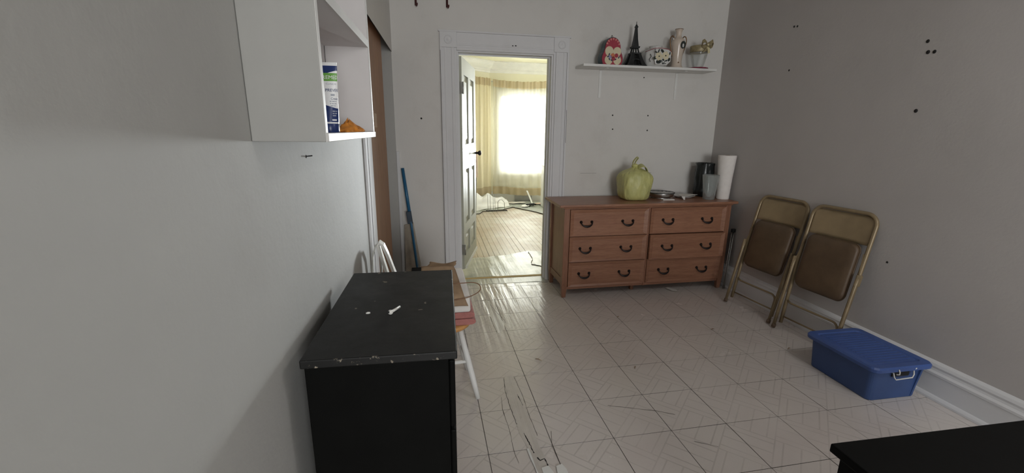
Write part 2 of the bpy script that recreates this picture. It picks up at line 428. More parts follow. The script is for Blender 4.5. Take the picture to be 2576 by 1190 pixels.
# ---------------------------------------------------------------- room shell
m = MB().box(-1.3, 2.75, -5.7, 2.345, -.12, -.0021)
floor = struct('floor', m, 'joint')
tm = mesh_of('tile', MB().hexa([(-.1512, -.1512, -.003), (.1512, -.1512, -.003), (.1512, .1512, -.003), (-.1512, .1512, -.003)],
                               [(-.1507, -.1507, 0), (.1507, -.1507, 0), (.1507, .1507, 0), (-.1507, .1507, 0)]), 'tile')
for j in range(-18, 7):
    for i in range(-2, 9):
        cx, cyy = (i+.5)*T, (j+.5)*T
        if cx+T/2 < wl(cyy)-.02: continue
        o = bpy.data.objects.new('tile', tm); C.objects.link(o); o.parent = floor
        o.location = (cx, cyy, -.0008+random.uniform(-.0005, .0004))
        o.rotation_euler = (random.uniform(-.0012, .0012), random.uniform(-.0012, .0012), random.uniform(-.002, .002))
# the last row stops at the doorway
tm2 = mesh_of('tile', MB().box(-.1512, .1512, 7*T-.152+.154, 2.268, -.004, -.0006), 'tile')
for i in range(-2, 9):
    o = bpy.data.objects.new('tile', tm2); C.objects.link(o); o.parent = floor; o.location = ((i+.5)*T, 0, 0)

# left wall: solid part, header over the closet opening, closet recess behind
yo0, yo1, zo = .845, 2.235, 2.052
def lw(y0, y1, z0, z1, x_off=0.0, th=.12):
    return MB().hexa([(wl(y0)-th+x_off, y0, z0), (wl(y0)+x_off, y0, z0), (wl(y1)+x_off, y1, z0), (wl(y1)-th+x_off, y1, z0)],
                     [(wl(y0)-th+x_off, y0, z1), (wl(y0)+x_off, y0, z1), (wl(y1)+x_off, y1, z1), (wl(y1)-th+x_off, y1, z1)])
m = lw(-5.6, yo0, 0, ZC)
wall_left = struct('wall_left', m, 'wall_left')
struct('trim_1', lw(.645, .847, 0, zo+.0, .121, .12+.001).box(0, 0, 0, 0, 0, 0) if False else lw(.645, .849, 0, 2.05, .012, .0119), 'trim', bevel=.003)
struct('trim_2', lw(.70, .704, .1, 1.9, .0135, .0014), 'grime')
struct('wall_over_closet', MB().hexa([(wl(yo0)-.03, yo0, zo+.10), (wl(yo0), yo0, zo), (wl(2.31), 2.31, zo), (wl(2.31)-.03, 2.31, zo+.10)],
    [(wl(yo0)-.03, yo0, ZC), (wl(yo0), yo0, ZC), (wl(2.31), 2.31, ZC), (wl(2.31)-.03, 2.31, ZC)]), 'wall')
# closet recess
struct('wall_closet_end', MB().box(-1.2, wl(2.26)-.004, 2.258, 2.2715, 0, ZC), 'closet_shaded')  # added panel, closet shade painted into its colour
m = MB().box(-1.25, -1.2, .7, 2.36, 0, ZC).box(-1.2, wl(.8)-.12, .65, .70, 0, ZC)
struct('wall_closet', m, 'wall')
# brown sliding closet door and its mark
dm = lw(.86, 1.95, .02, 2.11, -.045, .03)
d2 = struct('door_2', dm, 'closet_door')
obj('worn_patch', lw(1.40, 1.50, 1.445, 1.535, -.0445, .0012), MAT['beige'], d2)
struct('closet_gap_shade', lw(.85, 2.235, 2.02, 2.05, -.09, .03), 'grime')  # dark strip painted in for the unlit gap under the header

# far wall with the doorway
DX0, DX1, DZ = .05, .895, 2.085
m = MB()
m.box(-1.2, DX0, 2.27, 2.42, 0, ZC).box(DX1, 2.75, 2.27, 2.42, 0, ZC).box(DX0, DX1, 2.27, 2.42, DZ, ZC)
wall_far = struct('wall_far', m, 'wall')
struct('trim_4', MB().box(wl(2.26)-.004, wl(2.26)+.022, 2.252, 2.272, 0, 1.25), 'trim', bevel=.003)
# door casing: two legs with back band, head, corner blocks with a turned rosette
def casing(x0, x1, z0, z1, vertical=True):
    mb = MB()
    if vertical:
        for a, b, t in ((0, .018, .024), (.018, .12, .014), (.035, .05, .018), (.095, .12, .02), (.12, .14, .012)):
            if x1 > x0: mb.box(x0+a, x0+b, 2.27-t, 2.2705, z0, z1)
            else: mb.box(x0-b, x0-a, 2.27-t, 2.2705, z0, z1)
    return mb
struct('trim_5', casing(-.09, 1, 0, DZ+.02), 'trim', bevel=.002)
struct('trim_6', casing(1.038, -1, 0, DZ+.02), 'trim', bevel=.002)
hm = MB().box(.05, .898, 2.256, 2.2705, DZ, 2.225).box(.05, .898, 2.25, 2.2705, DZ+.0, DZ+.025).box(.05, .898, 2.252, 2.2705, DZ+.04, DZ+.052).box(-.10, 1.05, 2.244, 2.2705, 2.225, 2.238)
struct('trim_7', hm, 'trim', bevel=.002)
for nn, cx in (('trim_8', -.02), ('trim_9', .968)):
    mb = MB().box(cx-.07, cx+.07, 2.248, 2.2705, DZ+.02, 2.226)
    b = struct(nn, mb, 'trim', bevel=.002)
    rm = Matrix.Translation((cx, 2.248, DZ+.08)) @ Matrix.Rotation(PI/2, 4, 'X')
    obj('rosette', MB().lathe([(.034, 0), (.034, .004), (.026, .006), (.024, .002), (.012, .002), (.010, .005), (.0005, .006)], 20, mtx=rm), 'trim', b)
# jamb linings and stops
m = MB().box(DX0-.001, DX0+.012, 2.2695, 2.42, 0, DZ).box(DX1-.012, DX1+.001, 2.2695, 2.42, 0, DZ).box(DX0+.0125, DX1-.0125, 2.2695, 2.42, DZ-.012, DZ+.001)
m.box(DX0+.011, DX0+.022, 2.32, 2.36, 0, DZ-.0125).box(DX1-.022, DX1-.011, 2.32, 2.36, 0, DZ-.0125).box(DX0+.0225, DX1-.0225, 2.32, 2.36, DZ-.023, DZ-.0125)
struct('trim_10', m, 'trim')
struct('trim_11', MB().box(-.088, -.0855, 2.2445, 2.27, .1, 2.08).box(1.031, 1.0335, 2.2445, 2.27, 1.33, 1.62), 'grime')

# right wall, back wall (with its window), ceiling
def rw(y0, y1, z0, z1, off=0.0, th=.12):
    return MB().hexa([(wr(y0)-off, y0, z0), (wr(y0)-off+th, y0, z0), (wr(y1)-off+th, y1, z0), (wr(y1)-off, y1, z0)],
                     [(wr(y0)-off, y0, z1), (wr(y0)-off+th, y0, z1), (wr(y1)-off+th, y1, z1), (wr(y1)-off, y1, z1)])
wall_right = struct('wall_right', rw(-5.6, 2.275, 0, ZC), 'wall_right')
WX0, WX1, WZ0, WZ1 = -.05, 1.55, .85, 2.25
m = MB().box(-1.2, WX0, -5.6, -5.45, 0, ZC).box(WX1, 2.7, -5.6, -5.45, 0, ZC).box(WX0, WX1, -5.6, -5.45, 0, WZ0).box(WX0, WX1, -5.6, -5.45, WZ1, ZC)
struct('wall_back', m, 'wall')
def sash(name, x0, x1, z0, z1, y):
    fr = MB().box(x0, x0+.05, y-.03, y+.03, z0, z1).box(x1-.05, x1, y-.03, y+.03, z0, z1).box(x0+.05, x1-.05, y-.03, y+.03, z0, z0+.05).box(x0+.05, x1-.05, y-.03, y+.03, z1-.05, z1)
    zm = (z0+z1)/2; fr.box(x0+.05, x1-.05, y-.02, y+.02, zm-.025, zm+.025)
    o = struct(name, fr, 'white')
    for a, b in ((z0+.05, zm-.025), (zm+.025, z1-.05)):
        obj('pane', MB().box(x0+.05, x1-.05, y-.003, y+.003, a, b), 'pane', o)
    return o
sash('window_2', WX0, WX1, WZ0, WZ1, -5.54)
struct('ceiling', MB().box(-1.3, 2.75, -5.7, 2.345, ZC, ZC+.1), 'wall')

# baseboard along the right wall: board, ogee cap, quarter round
def bb(y0, y1):
    prof = [(0, 0), (.048, 0), (.047, .012), (.040, .022), (.030, .026), (.030, .130), (.034, .136), (.034, .148), (.024, .158), (.021, .170), (.024, .182), (.018, .196), (.006, .206), (0, .208)]
    mb = MB(); n = len(prof)
    vs = [(wr(y)-p[0]+.001, y, p[1]) for y in (y0, y1) for p in prof]
    fs = [list(range(n))[::-1], [i+n for i in range(n)]] + [(i, (i+1) % n, (i+1) % n+n, i+n) for i in range(n)]
    return mb.add(vs, fs)
struct('baseboard_right', bb(-5.4, 2.268), 'trim')
struct('baseboard_far', MB().box(1.05, 2.56, 2.245, 2.2705, 0, .17), 'trim', bevel=.004)

# ---------------------------------------------------------------- far room shell
ZF = 2.70
fl = struct('floor', MB().box(-1.0, 2.9, 2.345, 7.4, -.12, -.0085), 'plank_under')
pk = 0
x = -.62
while x < 2.62:
    wd = .0665+random.uniform(-.003, .003); pk += 1
    mb = MB(); x2 = x+wd-random.choice((.0008, .0012, .0018, .0026, .0034)); z = -.001+random.uniform(-.0012, .001)
    g = .022
    mb.hexa([(x, 2.43, -.008), (x2, 2.43, -.008), (x2+g*4.7, 7.13, -.008), (x+g*4.7, 7.13, -.008)], [(x+.0006, 2.43, z), (x2-.0006, 2.43, z), (x2+g*4.7-.0006, 7.13, z), (x+g*4.7+.0006, 7.13, z)])
    obj('plank', mb, 'plank', fl)
    x += wd
# near vinyl and wall end in the doorway
def flat_poly(pts, z0, z1): return MB().prism(pts, 'z', z0, z1)
def wavy(pts, z0, th, amp=.004):
    # thin torn sheet: filled polygon cut into strips, gently wavy
    bm = bmesh.new(); vs = [bm.verts.new((p[0], p[1], 0)) for p in pts]; bm.faces.new(vs)
    y0 = min(p[1] for p in pts); y1 = max(p[1] for p in pts); x0 = min(p[0] for p in pts); x1 = max(p[0] for p in pts)
    k = .06
    for i in range(1, int((x1-x0)/k)+1):
        bmesh.ops.bisect_plane(bm, geom=bm.verts[:]+bm.edges[:]+bm.faces[:], plane_co=(x0+i*k, 0, 0), plane_no=(1, 0, 0))
    k = .12
    for i in range(1, int((y1-y0)/k)+1):
        bmesh.ops.bisect_plane(bm, geom=bm.verts[:]+bm.edges[:]+bm.faces[:], plane_co=(0, y0+i*k, 0), plane_no=(0, 1, 0))
    bm.verts.ensure_lookup_table()
    for v in bm.verts: v.co.z = z0+amp*(1+nz(v.co.x*14, v.co.y*3, 1.3))
    r = bmesh.ops.extrude_face_region(bm, geom=bm.faces[:])
    for g in r['geom']:
        if isinstance(g, bmesh.types.BMVert): g.co.z += th
    mb = MB(); bm.verts.index_update()
    mb.add([v.co.copy() for v in bm.verts], [[v.index for v in f.verts] for f in bm.faces], False)
    bm.free(); return mb
near = [(.04, 2.43), (.905, 2.43), (1.22, 2.60), (1.235, 3.18), (1.05, 3.27), (.94, 3.30), (.86, 3.27), (.72, 3.20), (.60, 3.16), (.48, 3.15), (.42, 3.11), (.33, 3.12), (.24, 3.10), (.02, 3.06)]
obj('vinyl_remnant', wavy(near, .0, .002, .0035), 'vinyl_near', fl)
far = [(.28, 7.0), (.25, 5.62), (.40, 5.64), (.54, 5.72), (.66, 5.78), (.72, 5.98), (.90, 6.06), (1.12, 6.10), (1.36, 6.36), (1.55, 6.02), (1.68, 5.80), (1.78, 5.50), (1.89, 5.22), (2.15, 4.98), (2.45, 4.90), (2.45, 7.05)]
obj('vinyl_remnant', wavy(far, .0, .003, .005), 'vinyl_far', fl)
# torn curling edge lines on the near remnant
def ribbon(pts, wd, z0, th, kw=.5): # thin strip along pts, flat on the floor
    mb = MB(); n0 = len(pts); rw_ = random.Random(n0); wd = [(wd[min(len(wd)-1, int(i*len(wd)/max(n0, 1)*1.0)) ] if isinstance(wd, list) and len(wd) < 60 else (wd[0] if isinstance(wd, list) else wd))*kw*rw_.choice((.45, .8, 1.0, 1.3)) for i in range(n0)]; P = [Vector((p[0], p[1], 0)) for p in pts]
    vs = []; n = len(P)
    for i in range(n):
        t = (P[min(i+1, n-1)]-P[max(i-1, 0)]).normalized(); s = Vector((-t.y, t.x, 0))*(wd[i] if isinstance(wd, list) else wd)/2
        for z in (z0, z0+th): vs += [P[i]-s+Vector((0, 0, z)), P[i]+s+Vector((0, 0, z))]
    fs = []
    for i in range(n-1):
        a, b = i*4, i*4+4
        fs += [(a+2, a+3, b+3, b+2), (a, b, b+1, a+1), (a, a+2, b+2, b), (a+1, b+1, b+3, a+3)]
    fs += [(0, 1, 3, 2), ((n-1)*4, (n-1)*4+2, (n-1)*4+3, (n-1)*4+1)]
    return mb.add(vs, fs)
def jag(pts, amp, step, seed):
    # broken, splintery line: two scales of wander
    out = []; rr = random.Random(seed); step = step*.45
    for (a, b) in zip(pts[:-1], pts[1:]):
        L = math.dist(a, b); k = max(1, int(L/step))
        for i in range(k):
            t = i/k; f = rr.choice((.25, .4, 1.0))
            out.append((a[0]+(b[0]-a[0])*t+f*rr.uniform(-amp, amp), a[1]+(b[1]-a[1])*t+f*rr.uniform(-amp, amp)*.4))
    out.append(pts[-1]); return out
obj('torn_edge', ribbon(jag([(.945, 3.25), (.93, 3.02), (.915, 2.92), (.86, 2.76), (1.00, 2.63)], .012, .05, 3), .009, .004, .008), 'grime', fl)
obj('torn_edge', ribbon(jag([(1.36, 6.34), (1.55, 6.0), (1.68, 5.79), (1.89, 5.21)], .012, .08, 5), .016, .004, .014), 'grime', fl)
obj('torn_edge', ribbon(jag([(.25, 5.62), (.66, 5.78), (.73, 5.98), (1.12, 6.10), (1.36, 6.36)], .012, .08, 6), .014, .004, .012), 'grime', fl)
# threshold between the rooms
struct('trim_12', MB().prism([(2.385, -.004), (2.425, -.004), (2.422, .006), (2.405, .010), (2.388, .006)], 'x', DX0+.012, DX1-.012), 'brass')
struct('trim_13', MB().box(DX0+.012, DX1-.012, 2.225, 2.386, -.0045, .0015), 'vinyl_near')
obj('crack', ribbon(jag([(.06, 2.232), (.35, 2.226), (.62, 2.228), (.89, 2.20)], .003, .06, 9), [.006]*100, .0003, .0004), 'dark_hole', floor)
obj('crack', ribbon(jag([(.80, 2.175), (.89, 2.19)], .003, .03, 10), .012, .0003, .0004), 'dark_hole', floor)

# walls of the far room and the bay
BX = [(-.5, 6.3), (.30, 6.62), (1.02, 7.12), (2.30, 7.12), (2.70, 6.75)]
W0x, W1x, W0z, W1z = 1.28, 2.25, .62, 2.08
m = MB().box(1.02, W0x, 7.12, 7.27, 0, ZF).box(W1x, 2.45, 7.12, 7.27, 0, ZF).box(W0x, W1x, 7.12, 7.27, 0, W0z).box(W0x, W1x, 7.12, 7.27, W1z, ZF)
struct('wall_window', m, 'far_wall')
def slab(a, b, z0, z1, th, holes=None):
    d = Vector((b[0]-a[0], b[1]-a[1], 0)); n = Vector((-d.y, d.x, 0)).normalized()*th
    A = Vector((a[0], a[1], 0)); Bv = Vector((b[0], b[1], 0))
    q = lambda p, z: (p.x, p.y, z)
    return MB().hexa([q(A, z0), q(Bv, z0), q(Bv+n, z0), q(A+n, z0)], [q(A, z1), q(Bv, z1), q(Bv+n, z1), q(A+n, z1)])
struct('wall_bay_left', slab((-.5, 6.05), (1.02, 7.12), 0, ZF, .12), 'far_wall')
struct('wall_bay_right', slab((2.30, 7.12), (2.75, 6.7), 0, ZF, .12), 'far_wall')
struct('wall_far_left', MB().box(-.72, -.5, 2.42, 6.1, 0, ZF), 'far_wall')
m = MB().box(2.62, 2.74, 2.42, 5.3, 0, ZF).box(2.62, 2.74, 6.4, 6.9, 0, ZF).box(2.62, 2.74, 5.3, 6.4, 0, .75).box(2.62, 2.74, 5.3, 6.4, 2.3, ZF)
struct('wall_far_right', m, 'far_wall')
struct('ceiling', MB().box(-.8, 2.8, 2.345, 7.4, ZF, ZF+.1), 'far_ceiling')
# crown moulding following the bay
def path_mould(path, prof):
    P = [Vector((p[0], p[1], 0)) for p in path]; vs = []; k = len(prof)
    for i, p in enumerate(P):
        a = (P[i]-P[max(i-1, 0)]) if i > 0 else (P[1]-P[0]); b = (P[min(i+1, len(P)-1)]-P[i]) if i < len(P)-1 else a
        n = (Vector((a.y, -a.x, 0)).normalized()+Vector((b.y, -b.x, 0)).normalized()).normalized()
        for d, z in prof: vs.append(p+n*d+Vector((0, 0, z)))
    fs = [(i*k+j, i*k+(j+1) % k, (i+1)*k+(j+1) % k, (i+1)*k+j) for i in range(len(P)-1) for j in range(k)]
    fs += [list(range(k))[::-1], [(len(P)-1)*k+j for j in range(k)]]
    return MB().add(vs, fs)
bayp = [(-.4, 6.12), (1.02, 7.125), (2.30, 7.125), (2.72, 6.73)]
struct('trim_14', path_mould(bayp, [(-.005, ZF), (.22, ZF), (.22, ZF-.02), (.19, ZF-.03), (.15, ZF-.07), (.09, ZF-.11), (.05, ZF-.13), (.05, ZF-.15), (.03, ZF-.16), (.03, ZF-.19), (-.005, ZF-.19)]), 'cornice')
struct('baseboard_window', path_mould(bayp, [(-.005, 0), (.035, 0), (.035, .17), (.02, .19), (.02, .21), (-.005, .22)]), 'white')
sash('window_1', W0x, W1x, W0z, W1z, 7.18)
struct('trim_15', MB().box(W0x-.12, W0x, 7.085, 7.121, W0z-.06, W1z+.12).box(W1x, W1x+.12, 7.085, 7.121, W0z-.06, W1z+.12).box(W0x, W1x, 7.085, 7.121, W1z, W1z+.12).box(W0x-.14, W1x+.14, 7.04, 7.121, W0z-.06, W0z-.02), 'white')
o = struct('added_window', MB().box(2.66, 2.70, 5.30, 5.35, .75, 2.3).box(2.66, 2.70, 6.35, 6.40, .75, 2.3).box(2.66, 2.70, 5.35, 6.35, .75, .80).box(2.66, 2.70, 5.35, 6.35, 2.25, 2.3), 'white')  # unseen window frame, added to go with the side light

# ---------------------------------------------------------------- the white panel door, open into the far room
DW, DH, DT = .84, 2.06, .036
ang = math.radians(75.5)
door = bpy.data.objects.new('door_1', None); C.objects.link(door); door['kind'] = 'structure'
door.location = (.066, 2.424, 0); door.rotation_euler = (0, 0, ang)
# local: x along the door from the hinge, -y is the face we see
st = [(0, .115), (.365, .475), (.725, DW)]
rails = [(.10, .225), (.44, .535), (1.065, 1.30), (1.925, 2.065)]
fm = MB()
for a, b in st: fm.box(a, b, -DT, 0, .10, 2.065)
for a, b in rails:
    fm.box(.115, .365, -DT, 0, a, b); fm.box(.475, .725, -DT, 0, a, b)
obj('door_frame', fm, 'door', door)
for (x0, x1) in ((.115, .365), (.475, .725)):
    for (z0, z1) in ((.225, .44), (.535, 1.065), (1.30, 1.925)):
        p = MB().box(x0, x1, -DT+.016, -.012, z0, z1)
        # sloped bolection around a fielded middle
        i = .035
        p.hexa([(x0+i, -DT+.016, z0+i), (x1-i, -DT+.016, z0+i), (x1-i, -DT+.016, z1-i), (x0+i, -DT+.016, z1-i)],
               [(x0+i+.02, -DT+.008, z0+i+.02), (x1-i-.02, -DT+.008, z0+i+.02), (x1-i-.02, -DT+.008, z1-i-.02), (x0+i+.02, -DT+.008, z1-i-.02)])
        obj('door_panel', p, 'door', door)
obj('bottom_strip', MB().box(.06, DW-.0, -DT-.012, -DT, .085, .112), 'white', door)
km = Matrix.Translation((DW-.06, -DT, 1.19)) @ Matrix.Rotation(PI/2, 4, 'X')
kn = obj('knob', MB().lathe([(.012, 0), (.011, .03), (.018, .036), (.027, .048), (.028, .058), (.020, .068), (.0005, .072)], 18, mtx=km), 'bronze', door)
obj('rose_plate', MB().box(DW-.085, DW-.035, -DT-.004, -DT, 1.11, 1.27), 'bronze', kn, bevel=.002)
for z in (.30, 1.80):
    obj('hinge', MB().box(-.012, .004, -.045, -.012, z-.05, z+.05).tube([(-.004, -.048, z-.052), (-.004, -.048, z+.052)], .006, 8), 'steel', door)

# ---------------------------------------------------------------- marks on walls
def hole(x, y, z, axis, r, parent):
    mb = MB().ball((x, y, z), r, (.35, 1, 1) if axis == 'x' else (1, .35, 1), 8, 6)
    obj('nail_hole', mb, 'dark_hole', parent)
for x, z, r in ((1.489, 1.583, .007), (1.846, 1.586, .007), (1.498, 1.457, .007), (1.851, 1.450, .007), (1.775, 1.925, .006), (-.262, 1.527, .008), (.53, 2.137, .008), (.556, 2.139, .008)):
    hole(x, 2.2695 if x < 0 or x > 1 else 2.2555, z, 'y', r, wall_far)
for y, z, r in ((1.447, 2.229, .008), (1.416, 2.225, .008), (1.432, 1.913, .008), (.453, 1.946, .010), (.439, 1.887, .011), (.406, 1.884, .010), (.434, 1.571, .011), (.403, .669, .007)):
    hole(wr(y), y, z, 'x', r, wall_right)
hole(wl(-.298), -.298, 1.355, 'x', .005, wall_left)
obj('nail', MB().tube([(wl(-.298)-.005, -.298, 1.355), (wl(-.298)+.016, -.292, 1.357)], .0018, 6), 'iron', wall_left)
obj('pencil_line', MB().box(1.80, 1.93, 2.2692, 2.2705, 1.0475, 1.0495).box(1.20, 1.36, 2.2692, 2.2705, 1.046, 1.0478), 'grime', wall_far)

# ---------------------------------------------------------------- damage along the floor seam
S = 'floor'
tear = [(.183, .612), (.236, .618), (.238, .52), (.246, .40), (.240, .325), (.244, .22), (.238, .10), (.242, .0), (.250, -.06), (.262, -.16), (.262, -.45), (.195, -.45), (.196, -.15), (.190, -.02), (.168, .10), (.165, .20), (.160, .33), (.160, .45), (.172, .55)]
obj('torn_strip', flat_poly(tear, -.0002, .0003), 'underlay', floor)
obj('crack', ribbon(jag([(.176, .60), (.163, .48), (.160, .38), (.163, .26), (.170, .18)], .003, .03, 1), [.004+.006*(i % 3 == 1) for i in range(60)], .0003, .0004), 'dark_hole', floor)
obj('crack', ribbon(jag([(.222, .43), (.228, .36), (.232, .325)], .001, .03, 2), [.003, .008, .008, .006, .006, .006, .006], .0003, .0004), 'dark_hole', floor)
obj('crack', ribbon(jag([(.190, .11), (.198, .04), (.206, -.03)], .003, .025, 4), [.004, .012, .013, .013, .012, .01, .01, .01], .0003, .0004), 'dark_hole', floor)
obj('crack', ribbon(jag([(.240, .60), (.250, .42), (.246, .26), (.250, .08)], .002, .05, 12), .0035, .0003, .0004), 'grime', floor)
obj('crack', ribbon(jag([(.130, .42), (.118, .30), (.124, .14), (.118, .0), (.125, -.08)], .002, .05, 13), [.003, .003, .003, .004, .008, .008, .004, .003, .003, .003, .003, .003, .003, .003, .003, .003, .003, .003], .0003, .0004), 'grime', floor)
obj('white_tape', ribbon([(.183, .0), (.186, -.06), (.190, -.12), (.196, -.22), (.20, -.42)], .020, .0016, .0018), 'white', floor)
obj('white_tape', flat_poly([(.216, -.125), (.250, -.118), (.262, -.16), (.266, -.45), (.215, -.45)], .0016, .003), 'white', floor)
obj('white_tape', flat_poly([(.282, -.128), (.312, -.118), (.322, -.15), (.332, -.45), (.272, -.45), (.276, -.17)], .0004, .003), 'white', floor)
obj('crack', ribbon(jag([(.213, -.06), (.222, -.08), (.245, -.072), (.250, -.13)], .003, .02, 20), .010, .0003, .0004), 'dark_hole', floor)
obj('crack', ribbon(jag([(.325, .10), (.300, .0), (.303, -.10)], .002, .05, 21), .003, .0003, .0004), 'grime', floor)
tear2 = [(.205, 1.84), (.235, 1.86), (.262, 1.80), (.278, 1.66), (.300, 1.56), (.292, 1.45), (.312, 1.36), (.300, 1.27), (.262, 1.19), (.226, 1.19), (.224, 1.32), (.226, 1.50), (.232, 1.66), (.222, 1.78)]
obj('torn_strip', flat_poly(tear2, -.0002, .0003), 'underlay', floor)
obj('crack', ribbon(jag([(.180, 1.815), (.215, 1.82), (.235, 1.84), (.262, 1.81)], .004, .015, 22), [.003, .012, .008, .004, .01, .012, .004, .006, .006, .004, .004], .0003, .0004), 'dark_hole', floor)
obj('crack', ribbon(jag([(.255, 1.74), (.275, 1.62), (.288, 1.54), (.300, 1.49), (.318, 1.42), (.322, 1.36)], .006, .02, 23), [.004+.006*((i*7) % 5 == 1)+.004*((i*3) % 4 == 1) for i in range(80)], .0003, .0004), 'dark_hole', floor)
obj('crack', ribbon(jag([(.222, 1.48), (.224, 1.34), (.232, 1.20)], .003, .03, 24), .005, .0003, .0004), 'grime', floor)
obj('white_tape', ribbon(jag([(.218, 2.10), (.224, 1.96), (.226, 1.85)], .002, .06, 25), [.006, .008, .014, .016, .016, .016], .0004, .0016), 'white', floor)
obj('crack', ribbon(jag([(.68, .245), (.80, .20), (.92, .155), (1.0, .11)], .004, .04, 26), .0035, .0003, .0004), 'grime', floor)
obj('crack', ribbon(jag([(.98, -.09), (1.07, -.145)], .003, .03, 27), .0035, .0003, .0004), 'grime', floor)
bits = ((1.224, 1.305, .018, .4, 'small brown scrap on the tiles in front of the brown dresser'), (1.008, .576, .03, .9, 'brown scrap on the tiles midway between black chest and blue bin'),
        (1.835, .978, .034, .2, 'brown scrap on the tiles left of the folded chairs'), (2.166, .618, .03, .3, 'dark scrap on the tiles just left of the blue bin corner'), (.433, .769, .045, -.7, 'thin brown sliver on the tiles right of the stool leg'))
for x, y, L, a, lab in bits:
    mb = MB().tube([(x-L/2*math.cos(a), y-L/2*math.sin(a), .003), (x, y+.004, .006), (x+L/2*math.cos(a), y+L/2*math.sin(a), .003)], [.0016, .003, .001], 6)
    tag(obj('debris_scrap', mb, 'card'), lab, 'debris', 'brown scraps scattered on the tiles')
o = obj('paper_scrap', wavy([(.352, .625), (.40, .632), (.405, .645), (.35, .638)], .0015, .0008, .003), 'white_paper')
tag(o, 'thin white paper sliver on the tiles right of the floor crack', 'paper')
o = obj('paper_scrap', wavy([(1.935, 1.83), (1.97, 1.84), (2.01, 1.77), (2.0, 1.73), (1.96, 1.75)], .001, .0012, .008), 'white_paper')
tag(o, 'crumpled white scrap on the floor under the brown dresser', 'paper')

# ---------------------------------------------------------------- brown dresser
dr = thing('dresser', 'wide reddish brown wooden dresser with six drawers against the far wall', 'dresser', (0, 0, 0))
X0, X1, Y0, Y1 = .895, 2.478, 1.77, 2.205
mb = MB().box(X0+.015, X0+.033, Y0+.04, Y1-.04, .10, .80)
obj('side_panel', mb, 'mahogany_v', dr)
obj('side_panel', MB().box(X1-.033, X1-.015, Y0+.04, Y1-.04, .10, .80), 'mahogany_v', dr)
obj('back_panel', MB().box(X0+.03, X1-.03, Y1-.02, Y1-.008, .10, .80), 'mahogany', dr)
for x0, x1, y0, y1 in ((X0, X0+.05, Y0-.004, Y0+.045), (X1-.05, X1, Y0-.004, Y0+.045), (X0, X0+.05, Y1-.045, Y1), (X1-.05, X1, Y1-.045, Y1)):
    t = .008
    obj('leg', MB().hexa([(x0+t, y0+t, 0), (x1-t, y0+t, 0), (x1-t, y1-t, 0), (x0+t, y1-t, 0)], [(x0, y0, .12), (x1, y0, .12), (x1, y1, .12), (x0, y1, .12)]).box(x0, x1, y0, y1, .12, .80), 'mahogany_v', dr, bevel=.003)
obj('bottom_rail', MB().box(X0+.05, X1-.05, Y0+.006, Y0+.03, .075, .10), 'mahogany', dr)
# arched side apron
ap = [(Y0+.045, .17), (Y0+.045, .10)] + [(Y0+.06+i*.03, .10+.035*math.sin(PI*i/11)) for i in range(12)] + [(Y1-.045, .10), (Y1-.045, .17)]
obj('side_apron', MB().prism(ap, 'x', X0+.008, X0+.028), 'mahogany_v', dr)
obj('center_post', MB().box(1.664, 1.684, Y0-.002, Y0+.03, .075, .80), 'mahogany_v', dr)
obj('center_foot', MB().box(1.60, 1.63, Y0+.10, Y0+.13, 0, .09), 'mahogany_v', dr)
obj('bottom_board', MB().box(X0+.03, X1-.03, Y0+.03, Y1-.02, .088, .10), 'mahogany', dr)
obj('top_rail', MB().box(X0+.05, X1-.05, Y0, Y0+.03, .792, .815), 'mahogany', dr)
# moulded top: cove under a rounded slab
tp = MB().box(X0-.012, X1+.012, Y0-.012, Y1+.0, .798, .812)
obj('cove_moulding', tp, 'mahogany', dr, bevel=.006)
obj('top', MB().box(X0-.05, X1+.045, Y0-.035, Y1+.015, .811, .836), 'mahogany', dr, bevel=.008)
def pull(parent, x, y, z):
    p = MB()
    for s in (-1, 1):
        p.lathe([(.013, 0), (.013, .004), (.007, .008), (.006, .016), (.0005, .018)], 12, mtx=Matrix.Translation((x+s*.048, y, z+.012)) @ Matrix.Rotation(PI/2, 4, 'X'))
    pts = [(x-.048, y-.012, z+.010), (x-.047, y-.018, z-.002), (x-.036, y-.024, z-.014), (x-.018, y-.028, z-.021), (x, y-.029, z-.023), (x+.018, y-.028, z-.021), (x+.036, y-.024, z-.014), (x+.047, y-.018, z-.002), (x+.048, y-.012, z+.010)]
    p.tube(pts, [.005, .005, .006, .009, .0105, .009, .006, .005, .005], 8)
    obj('pull', p, 'bronze', parent)
for ci, (x0, x1, px) in enumerate(((.948, 1.662, (1.095, 1.474)), (1.686, 2.426, (1.858, 2.244)))):
    for ri, (z0, z1) in enumerate(((.558, .790), (.328, .553), (.102, .323))):
        out = .024 if (ci, ri) == (1, 1) else 0.0
        yf = Y0-.010-out
        b = .034
        mb = MB().box(x0+.01, x1-.01, yf+.02, Y1-.05, z0+.01, z1-.012)
        # picture-frame edge: outer face, sloped bevel, sunken field
        O = [(x0, z0), (x1, z0), (x1, z1), (x0, z1)]; I = [(x0+b, z0+b*.45), (x1-b, z0+b*.45), (x1-b, z1-b*.9), (x0+b, z1-b*.9)]
        vs = [(p[0], yf+.022, p[1]) for p in O]+[(p[0], yf, p[1]) for p in O]+[(p[0], yf+.010, p[1]) for p in I]
        fs = [(i, (i+1) % 4, (i+1) % 4+4, i+4) for i in range(4)]+[(i+4, (i+1) % 4+4, (i+1) % 4+8, i+8) for i in range(4)]+[(8, 9, 10, 11), (3, 2, 1, 0)]
        mb.add(vs, fs)
        d = obj('drawer', mb, 'mahogany', dr)
        for x in px: pull(d, x, yf+.010, (z0+z1)/2-.01+.005)

